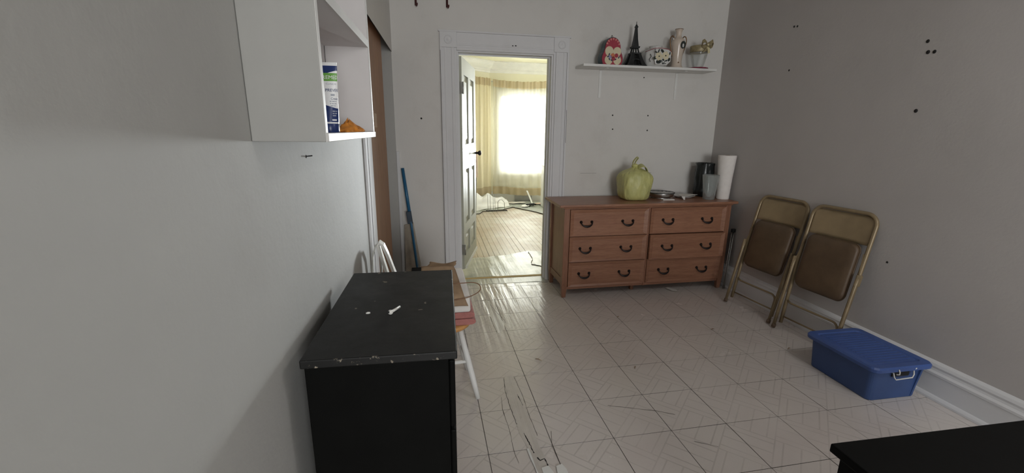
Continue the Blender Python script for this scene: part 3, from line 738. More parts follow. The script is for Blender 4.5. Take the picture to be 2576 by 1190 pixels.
# ---------------------------------------------------------------- on the dresser
ZT = .8362
bag = thing('plastic_bag', 'yellow green plastic grocery bag tied shut on the brown dresser', 'bag', (1.618, 1.985, ZT))
prof = [(.080, 0), (.120, .004), (.142, .02), (.153, .045), (.159, .07), (.163, .095), (.166, .12), (.167, .145), (.166, .17), (.163, .195), (.156, .215), (.145, .232), (.128, .246), (.108, .258), (.088, .266), (.066, .274), (.044, .284), (.028, .294), (.020, .302), (.0006, .306)]
def bagf(a, t):
    ca, sa = math.cos(a), math.sin(a)
    k = 1/max(abs(ca)**4+abs(sa)**4, .2)**.25
    sh = 1+.75*(k-1)*(1-t*t*t)
    def ridge(x, y, z): return 1-2.2*abs(nz(x, y, z))
    lump = .075*ridge(ca*1.3+3, sa*1.3+t*1.1, t*2.2-1)+.048*ridge(ca*2.6-t*2.2, sa*2.6+1, t*3.4+5)+.022*ridge(ca*6+t*4, sa*6, t*7)
    q = max(0, t-.52)/.48
    pleat = q*(.10*ridge(ca*2.2, sa*2.2, 9)+.07*ridge(ca*5, sa*5, 4.4))
    return sh*.885*(.91+lump+pleat*1.5)*(1+.05*math.cos(a-2.6)*q)
obj('bag_body', MB().lathe(prof, 140, fn=bagf), 'bag', bag)
obj('knot', MB().lathe([(.018, .288), (.026, .298), (.028, .306), (.022, .316), (.012, .322), (.0005, .323)], 24, c=(-.012, -.006, 0), fn=lambda a, t: 1+.25*nz(math.cos(a)*3, math.sin(a)*3, t*3)), 'bag', bag)
hp = smooth([(-.026, -.004, .295), (-.034, -.006, .318), (-.030, -.008, .342), (-.016, -.008, .362), (.002, -.006, .378), (.014, -.004, .380), (.016, -.002, .368), (.004, 0, .352), (-.008, 0, .330), (-.010, 0, .304)], 3)
obj('handle', MB().strap(hp, (.004, .026, .006), .003), 'bag', bag)
obj('handle', MB().strap(smooth([(.004, -.03, .290), (.022, -.05, .306), (.046, -.05, .310), (.072, -.04, .296), (.098, -.02, .266), (.120, -.01, .230)], 3), (.01, .075, .02), .004), 'bag', bag)
o = thing('paper_card', 'small white card at the front edge of the brown dresser', 'paper', (1.915, 1.90, ZT))
obj('card', MB().box(-.055, .055, -.022, .022, 0, .008, Matrix.Rotation(-.06, 4, 'Z')), 'white_paper', o)
pl = thing('plate', 'shallow white plate under the paper beside the foil pan', 'plate', (2.150, 2.03, ZT))
obj('plate_body', MB().lathe([(.060, 0), (.068, .002), (.103, .020), (.106, .023), (.100, .021), (.066, .006), (.0005, .005)], 40), 'ceramic', pl)
fp = thing('foil_pan', 'small shiny foil pan with a dark rim near the yellow bag', 'pan', (1.918, 2.035, ZT), 0)
obj('pan_body', MB().lathe([(.0005, .012), (.085, .012), (.10, .018), (.118, .052), (.122, .052), (.124, .049), (.108, .016), (.09, .009), (.0005, .009)], 40, fn=lambda a, t: 1+.012*math.sin(22*a)), 'foil', fp)
obj('rim', MB().tube([(.122*math.cos(2*PI*i/40), .122*math.sin(2*PI*i/40), .052) for i in range(40)], .004, 6, True), 'iron', fp)
obj('base_ring', MB().lathe([(.085, 0), (.09, 0), (.085, .012), (.07, .012)], 30), 'foil', fp)
o = thing('folded_paper', 'white triangular folded paper lying across the white plate', 'paper', (2.145, 2.0, ZT))
mb = MB().prism([(-.09, -.10), (-.065, -.097), (.135, .0), (.09, .06), (-.03, .07)], 'z', .0265, .0285)
mb.hexa([(-.083, -.122, .002), (-.070, -.122, .002), (-.070, -.118, .004), (-.083, -.118, .004)], [(-.092, -.101, .0265), (-.058, -.101, .0265), (-.058, -.097, .0285), (-.092, -.097, .0285)])
obj('sheet', mb, 'white_paper', o)
o = thing('clear_wrap', 'crumpled clear plastic wrap between the yellow bag and the foil pan', 'plastic', (1.81, 2.185, ZT))
def wrapf(u, v):
    a = 2*PI*u; r = .05*math.sin(PI*min(1, .12+v*.88)*.98)+.003
    n_ = 1+.5*nz(3*math.cos(a), 3*math.sin(a), v*5)
    return (r*n_*math.cos(a)*1.1+.05*v*v, r*n_*math.sin(a)*.8, .001+.10*v*(1+.3*nz(u*7, v*4)))
obj('wrap', MB().sheet(wrapf, 40, 14), 'cloudy', o)
cup = thing('tumbler', 'tall clear patterned tumbler at the right end of the dresser', 'cup', (2.325, 1.895, ZT))
obj('cup_wall', MB().lathe([(.0005, .004), (.046, .004), (.049, .0), (.051, .004), (.056, .07), (.066, .16), (.074, .222), (.0745, .224), (.072, .222), (.063, .16), (.053, .07), (.047, .010), (.0005, .009)], 36, fn=lambda a, t: 1+.012*math.sin(12*a)), 'cup_clear', cup)
jar = thing('black_bag', 'crumpled black plastic bag standing behind the clear tumbler', 'bag', (2.395, 2.10, ZT))
obj('bag_body', MB().lathe([(.07, 0), (.082, .01), (.085, .06), (.080, .12), (.088, .18), (.090, .24), (.084, .29), (.088, .315), (.082, .318), (.072, .29), (.05, .27), (.0005, .265)], 44, fn=lambda a, t: 1+.16*nz(2*math.cos(a), 2*math.sin(a), t*7)-.12*abs(nz(4*math.cos(a), 4*math.sin(a), t*11))+.02*math.sin(11*a+t*9)), 'black_jar', jar)
roll = thing('paper_roll', 'white paper roll standing upright in the corner on the dresser', 'paper roll', (2.472, 1.90, ZT))
pr = [(.018, .0), (.054, .0), (.055, .01), (.064, .2), (.078, .395), (.077, .400), (.020, .400), (.018, .396), (.018, .25)]
obj('roll', MB().lathe(pr, 40), 'paper_roll', roll)
obj('core', MB().lathe([(.019, .395), (.019, .401), (.016, .401), (.016, .30)], 20), 'card', roll)

# chrome rod leaning between dresser and wall
o = thing('metal_rod', 'thin chrome rod leaning between the brown dresser and right wall', 'rod', (2.50, 1.735, 0))
obj('tube', MB().tube([(-.012, 0, .006), (.036, .03, .56)], .007, 10).tube([(-.026, 0, .006), (.016, .03, .545)], .005, 10), 'chrome', o)
obj('end_cap', MB().box(.012, .046, .018, .042, .545, .575), 'iron', o, bevel=.003)

# ---------------------------------------------------------------- wall shelf and its ornaments
sh = thing('wall_shelf', 'white painted wall shelf on two thin brackets beside the doorway', 'shelf', (1.73, 2.269, 1.975))
obj('board', MB().box(-.625, .64, -.212, 0, 0, .020), 'white', sh, bevel=.002)
for x in (-.385, .372):
    b = MB().box(x-.011, x+.011, -.005, 0, -.24, 0).box(x-.011, x+.011, -.16, -.004, -.004, 0)
    obj('bracket', b, 'white', sh)
ZS = 1.9955
YS = 2.135
# red pear-shaped tin
tin = thing('floral_tin', 'red pear shaped tin with cream petals and painted flowers on shelf', 'tin', (1.378, YS, ZS), .10)
def pear(n=48, k=1.0):
    pts = []
    for i in range(n+1):
        t = i/n
        z = .228*t
        # half width along the height: wide foot, waist, rounded crown
        if t < .42: wv = .088+.016*math.sin(PI*t/.42*.9)
        elif t < .62: wv = .0905-(t-.42)/.2*.014
        else: wv = .0765*math.sqrt(max(0, 1-((t-.62)/.38)**2))
        pts.append((wv*k, z))
    return [(-p[0], p[1]) for p in pts]+[(p[0], p[1]) for p in pts[::-1]]
obj('tin_body', MB().prism(pear(), 'y', -.026, .040), 'tin_side', tin)
obj('front_face', MB().prism([(x*.955, z*.97+.001) for x, z in pear()], 'y', -.031, -.0255), 'red_tin', tin)
obj('finial', MB().lathe([(.008, .225), (.009, .236), (.006, .246), (.0005, .248)], 10), 'steel', tin)
def disc(cx, cz, r, y, n=14, sq=1.0, rot=0.0, th=.002):
    pts = [(cx+r*math.cos(2*PI*i/n)*math.cos(rot)-r*sq*math.sin(2*PI*i/n)*math.sin(rot), cz+r*math.cos(2*PI*i/n)*math.sin(rot)+r*sq*math.sin(2*PI*i/n)*math.cos(rot)) for i in range(n)]
    return MB().prism(pts, 'y', y, y+th)
for cx, cz, r in ((-.034, .112, .040), (.042, .112, .038), (-.036, .042, .038), (.046, .044, .038)):
    obj('petal', disc(cx, cz, r, -.0325, 20), 'cream', tin)
for cx, cz, r, mt in ((.0, .077, .020, 'orange_enamel'), (.036, .080, .018, 'red_tin'), (.008, .054, .018, 'red_tin'), (-.022, .066, .015, 'lilac_enamel'), (-.020, .054, .008, 'white')):
    obj('flower', disc(cx, cz, r, -.0345, 12), mt, tin)
for cx, cz, a in ((-.044, .068, .3), (-.034, .086, 1.2), (-.030, .048, 2.2), (.028, .048, .6), (-.008, .040, -.6), (.060, .066, 1.0)):
    obj('leaf', disc(cx, cz, .012, -.0342, 8, .45, a), 'navy_enamel', tin)
for i in range(7):
    a = PI*(.12+.76*i/6)
    obj('scallop', disc(.062*math.cos(a), .150+.062*math.sin(a), .010, -.0325, 8, .7, a), 'pink_enamel', tin)
# tower figurine
tw = thing('tower_figurine', 'dark metal lattice tower figurine standing on the wall shelf', 'figurine', (1.598, YS, ZS))
def taper(z0, z1, w0, w1): return MB().hexa([(-w0, -w0, z0), (w0, -w0, z0), (w0, w0, z0), (-w0, w0, z0)], [(-w1, -w1, z1), (w1, -w1, z1), (w1, w1, z1), (-w1, w1, z1)])
for sx, sy_ in ((1, 1), (1, -1), (-1, 1), (-1, -1)):
    b0, b1 = .062, .030
    leg = MB(); k = 6
    for i in range(k):
        t0, t1 = i/k, (i+1)/k; f = lambda t: b0+(b1-b0)*(t**.7); g = lambda t: .020-.008*t
        c0, c1, h0, h1 = f(t0), f(t1), g(t0), g(t1); z0, z1 = .004+.098*t0, .004+.098*t1
        q = lambda c, hh, z: [(sx*c-hh, sy_*c-hh, z), (sx*c+hh, sy_*c-hh, z), (sx*c+hh, sy_*c+hh, z), (sx*c-hh, sy_*c+hh, z)]
        leg.hexa(q(c0, h0, z0), q(c1, h1, z1))
    obj('leg', leg, 'iron', tw)
obj('foot_plate', MB().box(-.084, .084, -.084, .084, 0, .005), 'iron', tw)
for yy in (-.050, .050):
    obj('arch', MB().tube([(.050*math.cos(PI*i/12), yy, .012+.045*math.sin(PI*i/12)) for i in range(13)], .005, 6), 'iron', tw)
obj('platform', MB().box(-.042, .042, -.042, .042, .100, .112), 'iron', tw)
for sx, sy_ in ((1, 1), (1, -1), (-1, 1), (-1, -1)):
    obj('upper_leg', MB().tube([(sx*.026, sy_*.026, .112), (sx*.017, sy_*.017, .155)], .007, 4), 'iron', tw)
obj('platform', taper(.150, .164, .030, .034), 'iron', tw)
sp_ = MB().add(taper(.164, .225, .024, .016).v, taper(0, 1, 1, 1).f); u = taper(.225, .318, .016, .0085); sp_.add(u.v, u.f)
obj('spire', sp_, 'iron', tw)
obj('cabin', MB().box(-.012, .012, -.012, .012, .318, .328).lathe([(.011, .328), (.009, .338), (.003, .344), (.002, .366), (.0005, .368)], 10), 'iron', tw)
# ceramic container with painted flowers
cc = thing('ceramic_jar', 'squat white ceramic jar painted with cream flowers and black leaves', 'jar', (1.802, YS+.01, ZS), .06)
def oct_prof(a, t):
    return 1/max(abs(math.cos(((a+PI/8) % (PI/4))-PI/8)), .5)*.98
obj('jar_body', MB().lathe([(.085, 0), (.098, .006), (.112, .045), (.116, .085), (.110, .120), (.096, .142), (.062, .150), (.050, .150)], 32, fn=lambda a, t: oct_prof(a, t)*(1.0 if abs(math.sin(a)) < .4 else .93)), 'ceramic', cc)
obj('front_panel', MB().prism([(-.055, .012), (.05, .008), (.088, .04), (.092, .118), (.06, .138), (-.062, .142), (-.068, .05)], 'y', -.110, -.098), 'ceramic', cc, bevel=.004)
obj('ruffled_rim', MB().lathe([(.052, .148), (.050, .160), (.058, .176), (.054, .176), (.046, .160), (.044, .150)], 40, fn=lambda a, t: 1+.06*t*math.sin(14*a)), 'ceramic', cc)
obj('rim_line', MB().tube([(-.12, -.03, .122), (-.075, -.098, .141), (-.06, -.112, .144), (.0, -.113, .145), (.062, -.111, .139), (.095, -.104, .120)], .0022, 6), 'red_tin', cc)
for cx, cz in ((-.030, .078), (.034, .086)):
    for k in range(6):
        a = 2*PI*k/6+.3
        obj('petal', disc(cx+.020*math.cos(a), cz+.020*math.sin(a), .0165, -.1125-.0002*k, 12, .8, a), 'cream', cc)
    obj('flower_center', disc(cx, cz, .006, -.1145, 10), 'leaf_dark', cc)
for cx, cz, r, sq, a in ((.0, .122, .020, .55, -.7), (-.030, .034, .026, .6, .1), (-.066, .064, .018, .7, .5), (.070, .056, .016, .7, 1.2), (.016, .052, .012, .7, 0), (.044, .046, .012, .5, .3), (-.036, .122, .018, .3, 1.2), (.074, .106, .014, .4, 1.4), (-.056, .108, .02, .3, -.5)):
    obj('leaf', disc(cx, cz, r, -.1120, 12, sq, a), 'leaf_dark', cc)
for pts in ([(-.01, .05), (.004, .036), (.008, .018)], [(.03, .04), (.018, .024), (.008, .018), (.042, .022)], [(-.095, .10), (-.085, .08), (-.1, .055), (-.09, .035)]):
    obj('stem', MB().tube([(x, -.1125 if x > -.08 else -.075-.3*(x+.1), z) for x, z in pts], .0028, 6), 'leaf_dark', cc)
# amphora vase
am = thing('amphora_vase', 'cream two handled amphora vase with dark portrait medallion', 'vase', (2.008, YS, ZS))
obj('vase_body', MB().lathe([(.060, 0), (.062, .004), (.052, .012), (.046, .03), (.044, .06), (.047, .10), (.053, .15), (.058, .19), (.059, .212), (.054, .234), (.038, .250), (.026, .262), (.022, .278), (.025, .30), (.033, .322), (.035, .326), (.031, .326), (.020, .30), (.016, .28)], 36), 'ceramic_pink', am)
for s in (-1, 1):
    pts = smooth([(s*.047, 0, .10), (s*.062, 0, .15), (s*.076, 0, .205), (s*.079, 0, .240), (s*.070, 0, .264), (s*.054, 0, .268), (s*.043, 0, .256), (s*.044, 0, .243), (s*.052, 0, .240)], 4)
    h_ = obj('handle', MB().tube(pts, .0045, 8), 'gold', am)
    obj('pearl', MB().ball((s*.050, -.004, .244), .0075), 'white', h_)
obj('medallion', disc(.016, .190, .024, -.0600, 24, 1.3, 0, .012), 'leaf_dark', am)
obj('portrait', disc(.016, .184, .008, -.0615, 16, 2.0, 0, .004), 'ceramic', am)
obj('rim_band', MB().tube([(.034*math.cos(2*PI*i/28), .034*math.sin(2*PI*i/28), .3255) for i in range(28)], .0022, 6, True), 'gold', am)
obj('gilt_mark', disc(-.006, .045, .006, -.046, 8, 1, 0, .004), 'gold', am)
# felt mat and glass vase with bow
mat_ = thing('felt_mat', 'dark red round felt mat under the glass vase', 'mat', (2.213, YS, ZS))
obj('mat_body', MB().lathe([(.0005, 0), (.098, 0), (.102, .004), (.098, .008), (.0005, .008)][::-1], 36, fn=lambda a, t: 1+.02*math.sin(13*a)), 'doily', mat_)
gv = thing('glass_vase', 'clear glass vase tied with a gold ribbon bow', 'vase', (2.225, YS, ZS+.0082))
obj('glass_wall', MB().lathe([(.0005, .004), (.036, .004), (.040, 0), (.044, .004), (.058, .05), (.070, .10), (.077, .15), (.079, .185)], 40), 'clear', gv)
obj('ribbon_band', MB().lathe([(.0775, .132), (.081, .14), (.0815, .185), (.079, .188), (.0775, .186), (.076, .135), (.0775, .132)], 40), 'ribbon', gv)
def bowloop(s):
    pts = [(s*.0, 0, 0), (s*.018, -.012, .014), (s*.040, -.014, .030), (s*.052, -.004, .022), (s*.050, .006, -.004), (s*.034, .004, -.016), (s*.012, -.004, -.006), (0, 0, 0)]
    return MB().strap([(x+.018, y-.088, z+.186) for x, y, z in pts], (0, .012, .030), .003)
for s in (-1, 1): obj('bow_loop', bowloop(s), 'ribbon', gv)
obj('bow_knot', MB().ball((.018, -.092, .186), .012, (1.2, .9, .8)), 'ribbon_light', gv)
obj('bow_tail', MB().strap([(.016, -.092, .18), (.008, -.088, .15), (-.012, -.084, .125)], (.022, 0, .006), .002), 'ribbon', gv)
obj('bow_tail', MB().strap([(.022, -.092, .18), (.032, -.088, .155), (.046, -.078, .120)], (.022, 0, .006), .002), 'ribbon_light', gv)

# coat hooks above the doorway
for x, lab in ((-.272, 'dark red coat hook on the far wall, left one of the pair'), (-.021, 'dark red coat hook on the far wall, one nearer the doorway')):
    hk = thing('coat_hook', lab, 'hook', (x, 2.27, 2.41), 0, 'coat hooks high on the far wall')
    obj('back_plate', MB().box(-.009, .009, -.004, 0, .0, .10), 'hook', hk, bevel=.002)
    obj('hook_arm', MB().tube([(0, -.003, .075), (0, -.02, .05), (.001, -.03, .018), (.003, -.035, -.002), (.007, -.042, -.010), (.010, -.052, -.004), (.010, -.056, .008)], [.005, .005, .005, .0055, .006, .006, .007], 8), 'hook', hk)

# ---------------------------------------------------------------- folding chairs
def chair(label, loc, rz, lean):
    t = thing('folding_chair', label, 'chair', loc, 0, 'folded metal chairs against the right wall')
    t.rotation_euler = (-lean, 0, rz)
    W, H, R = .218, .955, .075
    f = lambda x, z: (x, .0, z)
    path = [(-W+.012, .012, .05), (-W+.006, .006, .30)] + [(-W, 0, .55)] + [(-W, 0, H-R-.12)] + arc((-W+R, H-R), R, PI, PI/2, 7, f) + arc((W-R, H-R), R, PI/2, 0, 7, f) + [(W, 0, H-R-.12), (W, 0, .55), (W-.006, .006, .30), (W-.012, .012, .05)]
    obj('back_frame', MB().tube(path, .0125, 12), 'chair_metal', t)
    def bp(u, v):
        x = -W+.008+(2*W-.016)*u; z = .755+.185*v
        xm = W-.01
        lim = H-.012-(R-math.sqrt(max(0, R*R-max(0, abs(x)-(W-R))**2)))
        return (x, .018*math.cos(PI*(u-.5))-.002, min(z, lim))
    obj('backrest', MB().sheet(bp, 22, 8), 'chair_panel', t, solid=.004)
    # padded seat folded flat between the tubes: rounded outline, crowned face
    def seat_out(k, n=10):
        x0, x1, z0, z1, r = -.178*k, .178*k, .548-.188*k, .548+.188*k, .05*k
        P = arc((x1-r, z1-r*.7), r, 0, PI/2, n, lambda a, b: (a, b)) + arc((x0+r, z1-r*.7), r, PI/2, PI, n, lambda a, b: (a, b))
        P += arc((x0+r, z0+r), r, PI, 1.5*PI, n, lambda a, b: (a, b)) + arc((x1-r, z0+r), r, 1.5*PI, 2*PI, n, lambda a, b: (a, b))
        return P
    rings = [(1.0, .008), (1.0, -.016), (.985, -.026), (.93, -.033), (.75, -.039), (.4, -.042)]
    mb = MB(); n = None; vs = []
    for k, y in rings:
        P = seat_out(k); n = len(P); vs += [(p[0], y, p[1]) for p in P]
    fs = [(i*n+j, i*n+(j+1) % n, (i+1)*n+(j+1) % n, (i+1)*n+j) for i in range(len(rings)-1) for j in range(n)]
    fs += [list(range(n)), [(len(rings)-1)*n+j for j in range(n)][::-1]]
    mb.add(vs, fs, True); so = obj('seat', mb, 'chair_seat', t)
    P = seat_out(1.008); obj('seat_rim', MB().tube([(p[0], -.004, p[1]) for p in P], .005, 6, True), 'chair_seat', so)
    for s in (-1, 1):
        leg = MB().tube([(s*W*1.035, -.022, 0), (s*W*1.045, -.022, .25), (s*W*1.05, -.022, .50), (s*W*1.05, -.016, .545)], .0115, 10)
        lo = obj('leg', leg, 'chair_metal', t)
        obj('foot_cap', MB().lathe([(.0145, 0), (.0150, .02), (.0125, .028)], 10, mtx=Matrix.Translation((s*W*1.035, -.022, 0))), 'rubber', lo)
        obj('hinge_bracket', MB().box(s*W*1.05-.006, s*W*1.05+.006, -.036, .012, .49, .565), 'chair_metal', t, bevel=.003)
        obj('side_link', MB().strap([(s*W*1.03, -.010, .555), (s*W*.99, -.008, .63), (s*W*.95, -.006, .70)], (0, .014, 0), .004), 'chair_metal', t)
    z = .215; q = .17
    f2 = lambda x, zz: (x, .004, zz)
    bar = [(-q-.03, .006, z+.012), (-q, .004, z)] + [(q-.05, .004, z)] + arc((q-.02, z-.045), .045, PI/2, 0, 6, f2) + [(q+.026, .006, .10)]
    obj('stretcher', MB().tube(bar, .0075, 8), 'chair_metal', t)
    obj('lower_stretcher', MB().tube([(-W+.012, .010, .10), (W-.012, .010, .10)], .006, 8), 'chair_metal', t)
    return t
chair('brown padded tan metal folding chair leaning beside the wooden dresser', (2.330, 1.225, 0.003), math.radians(-85.2), math.atan(.225))
chair('brown padded tan metal folding chair leaning right behind the blue bin', (2.352, .705, 0.003), math.radians(-85.2), math.atan(.185))

# ---------------------------------------------------------------- blue storage bin
bn = thing('storage_bin', 'blue plastic storage bin with lid on the floor by the baseboard', 'bin', (2.285, .222, 0), -.02)
hx, hy, hz = .185, .218, .205
def rrect(hx, hy, r, z, n=5):
    out = []
    for sx, sy_, a0 in ((1, 1, 0), (-1, 1, PI/2), (-1, -1, PI), (1, -1, 1.5*PI)):
        out += [(sx*(hx-r)+r*math.cos(a0+PI/2*i/n), sy_*(hy-r)+r*math.sin(a0+PI/2*i/n), z) for i in range(n+1)]
    return out
def loft(rings, cap0=True, cap1=True, smooth=False):
    n = len(rings[0]); vs = [p for r in rings for p in r]
    fs = [(i*n+j, i*n+(j+1) % n, (i+1)*n+(j+1) % n, (i+1)*n+j) for i in range(len(rings)-1) for j in range(n)]
    if cap0: fs.append(list(range(n))[::-1])
    if cap1: fs.append([(len(rings)-1)*n+j for j in range(n)])
    return MB().add(vs, fs, smooth)
body = loft([rrect(.155, .195, .03, .0), rrect(.158, .198, .03, .006), rrect(.172, .208, .03, .19)])
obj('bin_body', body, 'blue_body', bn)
obj('corner_rib', MB().hexa([(.118, -.200, .005), (.128, -.200, .005), (.128, -.19, .005), (.118, -.19, .005)], [(.126, -.220, .185), (.138, -.220, .185), (.138, -.205, .185), (.126, -.205, .185)]), 'blue_body', bn)
obj('hand_slot', MB().box(-.055, .055, -.2125, -.204, .150, .182), 'dark_hole', bn)
lid = loft([rrect(.186, .222, .035, .182), rrect(.196, .232, .04, .190), rrect(.197, .233, .04, .208), rrect(.190, .226, .038, .217), rrect(.158, .192, .03, .217), rrect(.152, .186, .03, .210), rrect(.148, .182, .03, .210), rrect(.142, .176, .03, .214)])
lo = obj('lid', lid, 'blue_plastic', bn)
ribs = MB()
for i in range(13):
    y = -.15+i*.025
    ribs.box(-.125, .125, y-.004, y+.004, .2135, .2165, Matrix.Rotation(.0, 4, 'Z'))
obj('rib_field', ribs, 'blue_plastic', lo, bevel=.001)
wh = [(-.062, -.206, .176), (-.062, -.222, .178), (-.066, -.232, .160), (-.056, -.236, .146), (.05, -.236, .150), (.062, -.232, .165), (.066, -.224, .186), (.066, -.234, .205)]
obj('wire_handle', MB().tube(wh, .0032, 8), 'white_plastic', bn)
obj('wire_clip', MB().tube([(-.048, -.234, .204), (-.044, -.238, .190), (-.040, -.236, .176), (-.050, -.228, .172)], .0032, 8), 'white_plastic', bn)

# ---------------------------------------------------------------- black chest of drawers (left)
ch = thing('chest_of_drawers', 'black painted chest of drawers with chipped edges by the left wall', 'dresser', (-.3455, -.347, 0), -.040)
cx, cyy, H = .186, .328, .9
obj('carcass', MB().box(-cx+.006, cx-.022, -cyy+.012, cyy-.008, .04, H-.022), 'black_body', ch, bevel=.002)
obj('plinth', MB().box(-cx+.012, cx-.03, -cyy+.02, cyy-.016, 0, .04), 'black_body', ch)
obj('top', MB().box(-cx, cx, -cyy, cyy, H-.022, H), 'black_top', ch, bevel=.003)
for k in range(4):
    z0 = .055+k*.205
    d = obj('drawer', MB().box(cx-.022, cx-.006, -cyy+.018, cyy-.014, z0, z0+.196), 'black_body', ch, bevel=.005)
# earbud and white bit on top
eb = thing('earbud', 'white wireless earbud lying on the black chest', 'earbud', (-.352, -.428, .9001), -.25)
obj('bud', MB().ball((0, 0, .0075), .0078, (1, .9, .95)), 'white_plastic', eb)
obj('stem', MB().tube([(.001, .004, .0072), (.006, .026, .005), (.012, .050, .0042)], [.0044, .0040, .0038], 8), 'white_plastic', eb)
obj('speaker_mesh', MB().ball((-.003, -.0052, .0095), .0034, (1, .6, 1), 8, 6), 'black_jar', eb)
o = thing('plastic_bit', 'tiny white plastic bit lying left of the earbud', 'plastic piece', (-.418, -.413, .9001), .2)
obj('bit', MB().tube([(-.006, 0, .003), (.0, 0, .0035), (.006, .001, .0025)], [.002, .0035, .0025], 6), 'white_plastic', o)

# ---------------------------------------------------------------- black table at lower right
tb = thing('black_table', 'black topped cabinet in the lower right foreground', 'table', (1.235, -1.235, 0), -.028)
obj('top', MB().box(-.555, .56, -.27, .272, .70, .722), 'black_body', tb, bevel=.003)
obj('carcass', MB().box(-.540, .545, -.255, .255, .05, .70), 'black_body', tb, bevel=.002)
obj('plinth', MB().box(-.52, .53, -.24, .24, 0, .05), 'black_body', tb)

# ---------------------------------------------------------------- stool with folded things on it
stl = thing('stool', 'low round stool with pine seat and white legs behind black chest', 'stool', (-.17, .570, 0))
sz = .425
obj('seat', MB().lathe([(.0005, sz-.030), (.135, sz-.030), (.148, sz-.024), (.152, sz-.012), (.148, sz-.002), (.138, sz), (.0005, sz)], 40), 'pine', stl)
for k in range(4):
    a = math.radians(-39+90*k)
    top = Vector((.105*math.cos(a), .105*math.sin(a), sz-.029)); bot = Vector((.222*math.cos(a), .222*math.sin(a), 0))
    mid = top.lerp(bot, .45)
    obj('leg', MB().tube([top, mid, top.lerp(bot, .7), bot], [.013, .0175, .0165, .0125], 14), 'white', stl)
for k in range(4):
    a, b = math.radians(-39+90*k), math.radians(51+90*k); rr = .222-.117*(.19+.02*(k % 2))/.395
    z = .19+.02*(k % 2)
    obj('rung', MB().tube([(rr*math.cos(a), rr*math.sin(a), z), (rr*math.cos(b), rr*math.sin(b), z)], .009, 10), 'white', stl)
# folded pink cloth
pc = thing('folded_cloth', 'folded pink cloth on the pine stool under the white bag', 'cloth', (-.16, .575, sz+.0005))
def fold(i):
    z0 = .001+i*.037; k = .035
    pts = [(-.13, z0), (.11, z0)]+[(.125+.034*math.sin(PI*q/8)-.006*i, z0+k*(1-math.cos(PI*q/8))/2) for q in range(1, 8)]+[(.11, z0+k), (-.13, z0+k)]
    return MB().prism(pts, 'y', -.115+.004*i, .12-.003*i)
for i in range(2): obj('fold', fold(i), 'pink_cloth', pc, bevel=.004)
# white paper bag lying on the cloth, with a twine handle
wb = thing('paper_bag', 'white paper bag with brown twine handle on the stool', 'bag', (-.16, .57, sz+.0755))
B = [(-.13, -.115, 0), (.13, -.115, .0), (.150, .10, .0), (-.12, .11, .0)]
U = [(-.12, -.10, .085), (.128, -.105, .080), (.105, .10, .185), (-.12, .105, .19)]
obj('bag_body', MB().hexa(B, U), 'white_paper', wb, bevel=.012)
obj('twine_handle', MB().tube(smooth([(-.02, -.06, .138), (.04, -.07, .148), (.10, -.07, .150), (.150, -.06, .146), (.182, -.05, .130), (.190, -.06, .108), (.165, -.085, .094), (.11, -.118, .086), (.03, -.128, .078)]), .0026, 8), 'twine', wb)
bb_ = thing('brown_paper', 'brown kraft paper folded over the white bag on the stool', 'paper', (-.16, .57, sz+.0755))
FR = [(-.121, .040), (-.121, .066), (-.112, .092), (-.06, .120), (.0, .150), (.06, .180), (.095, .198)]
def flapf(u, v):
    t = v*6; k = min(5, int(t)); f_ = t-k
    y = FR[k][0]+(FR[k+1][0]-FR[k][0])*f_; z = FR[k][1]+(FR[k+1][1]-FR[k][1])*f_
    xr = .118-.062*v
    return (-.12+(xr+.12)*u, y, z+.003*math.sin(u*6+v*4)**2)
obj('flap', MB().sheet(flapf, 10, 18), 'card', bb_, solid=.002)
obj('flap', MB().sheet(lambda u, v: (-.09+.15*u+.02*nz(v*3)+.02*v, .108+.08*v, .160+.030*v+.008*math.sin(u*5+v*2)), 10, 8), 'card', bb_, solid=.003)
# dark flat thing behind the stool, on the cupboard floor side
bx = thing('black_box', 'flat black box on the floor behind the stool', 'box', (-.26, 1.55, 0))
obj('box_body', MB().box(-.11, .10, -.12, .12, 0, .36), 'black_body', bx, bevel=.004)
obj('box_lid', MB().box(-.114, .104, -.124, .124, .34, .378), 'black_body', bx, bevel=.004)

# white arched folding frame behind the chest
wf = thing('folding_rack', 'white plastic arched folding rack leaning on the wall behind black chest', 'rack', (-.45, .56, 0))
p1 = [(-.070, .0, 0), (-.076, 0, .40), (-.078, 0, .68), (-.070, 0, .80), (-.052, 0, .855), (-.036, 0, .868), (-.030, 0, .84), (-.028, 0, .70), (-.028, 0, 0)]
obj('rear_arch', MB().strap(p1, (0, .030, 0), .008), 'white_plastic', wf, bevel=.002)
p2 = [(.035, -.03, 0), (.030, -.03, .45), (.022, -.03, .62), (.0, -.03, .72), (-.022, -.03, .81), (-.036, -.03, .868), (-.028, -.03, .882), (-.012, -.03, .868), (.006, -.03, .82), (.030, -.03, .74), (.056, -.03, .66), (.066, -.03, .56), (.068, -.03, 0)]
obj('front_arch', MB().strap(p2, (0, .055, 0), .014), 'white_plastic', wf, bevel=.003)

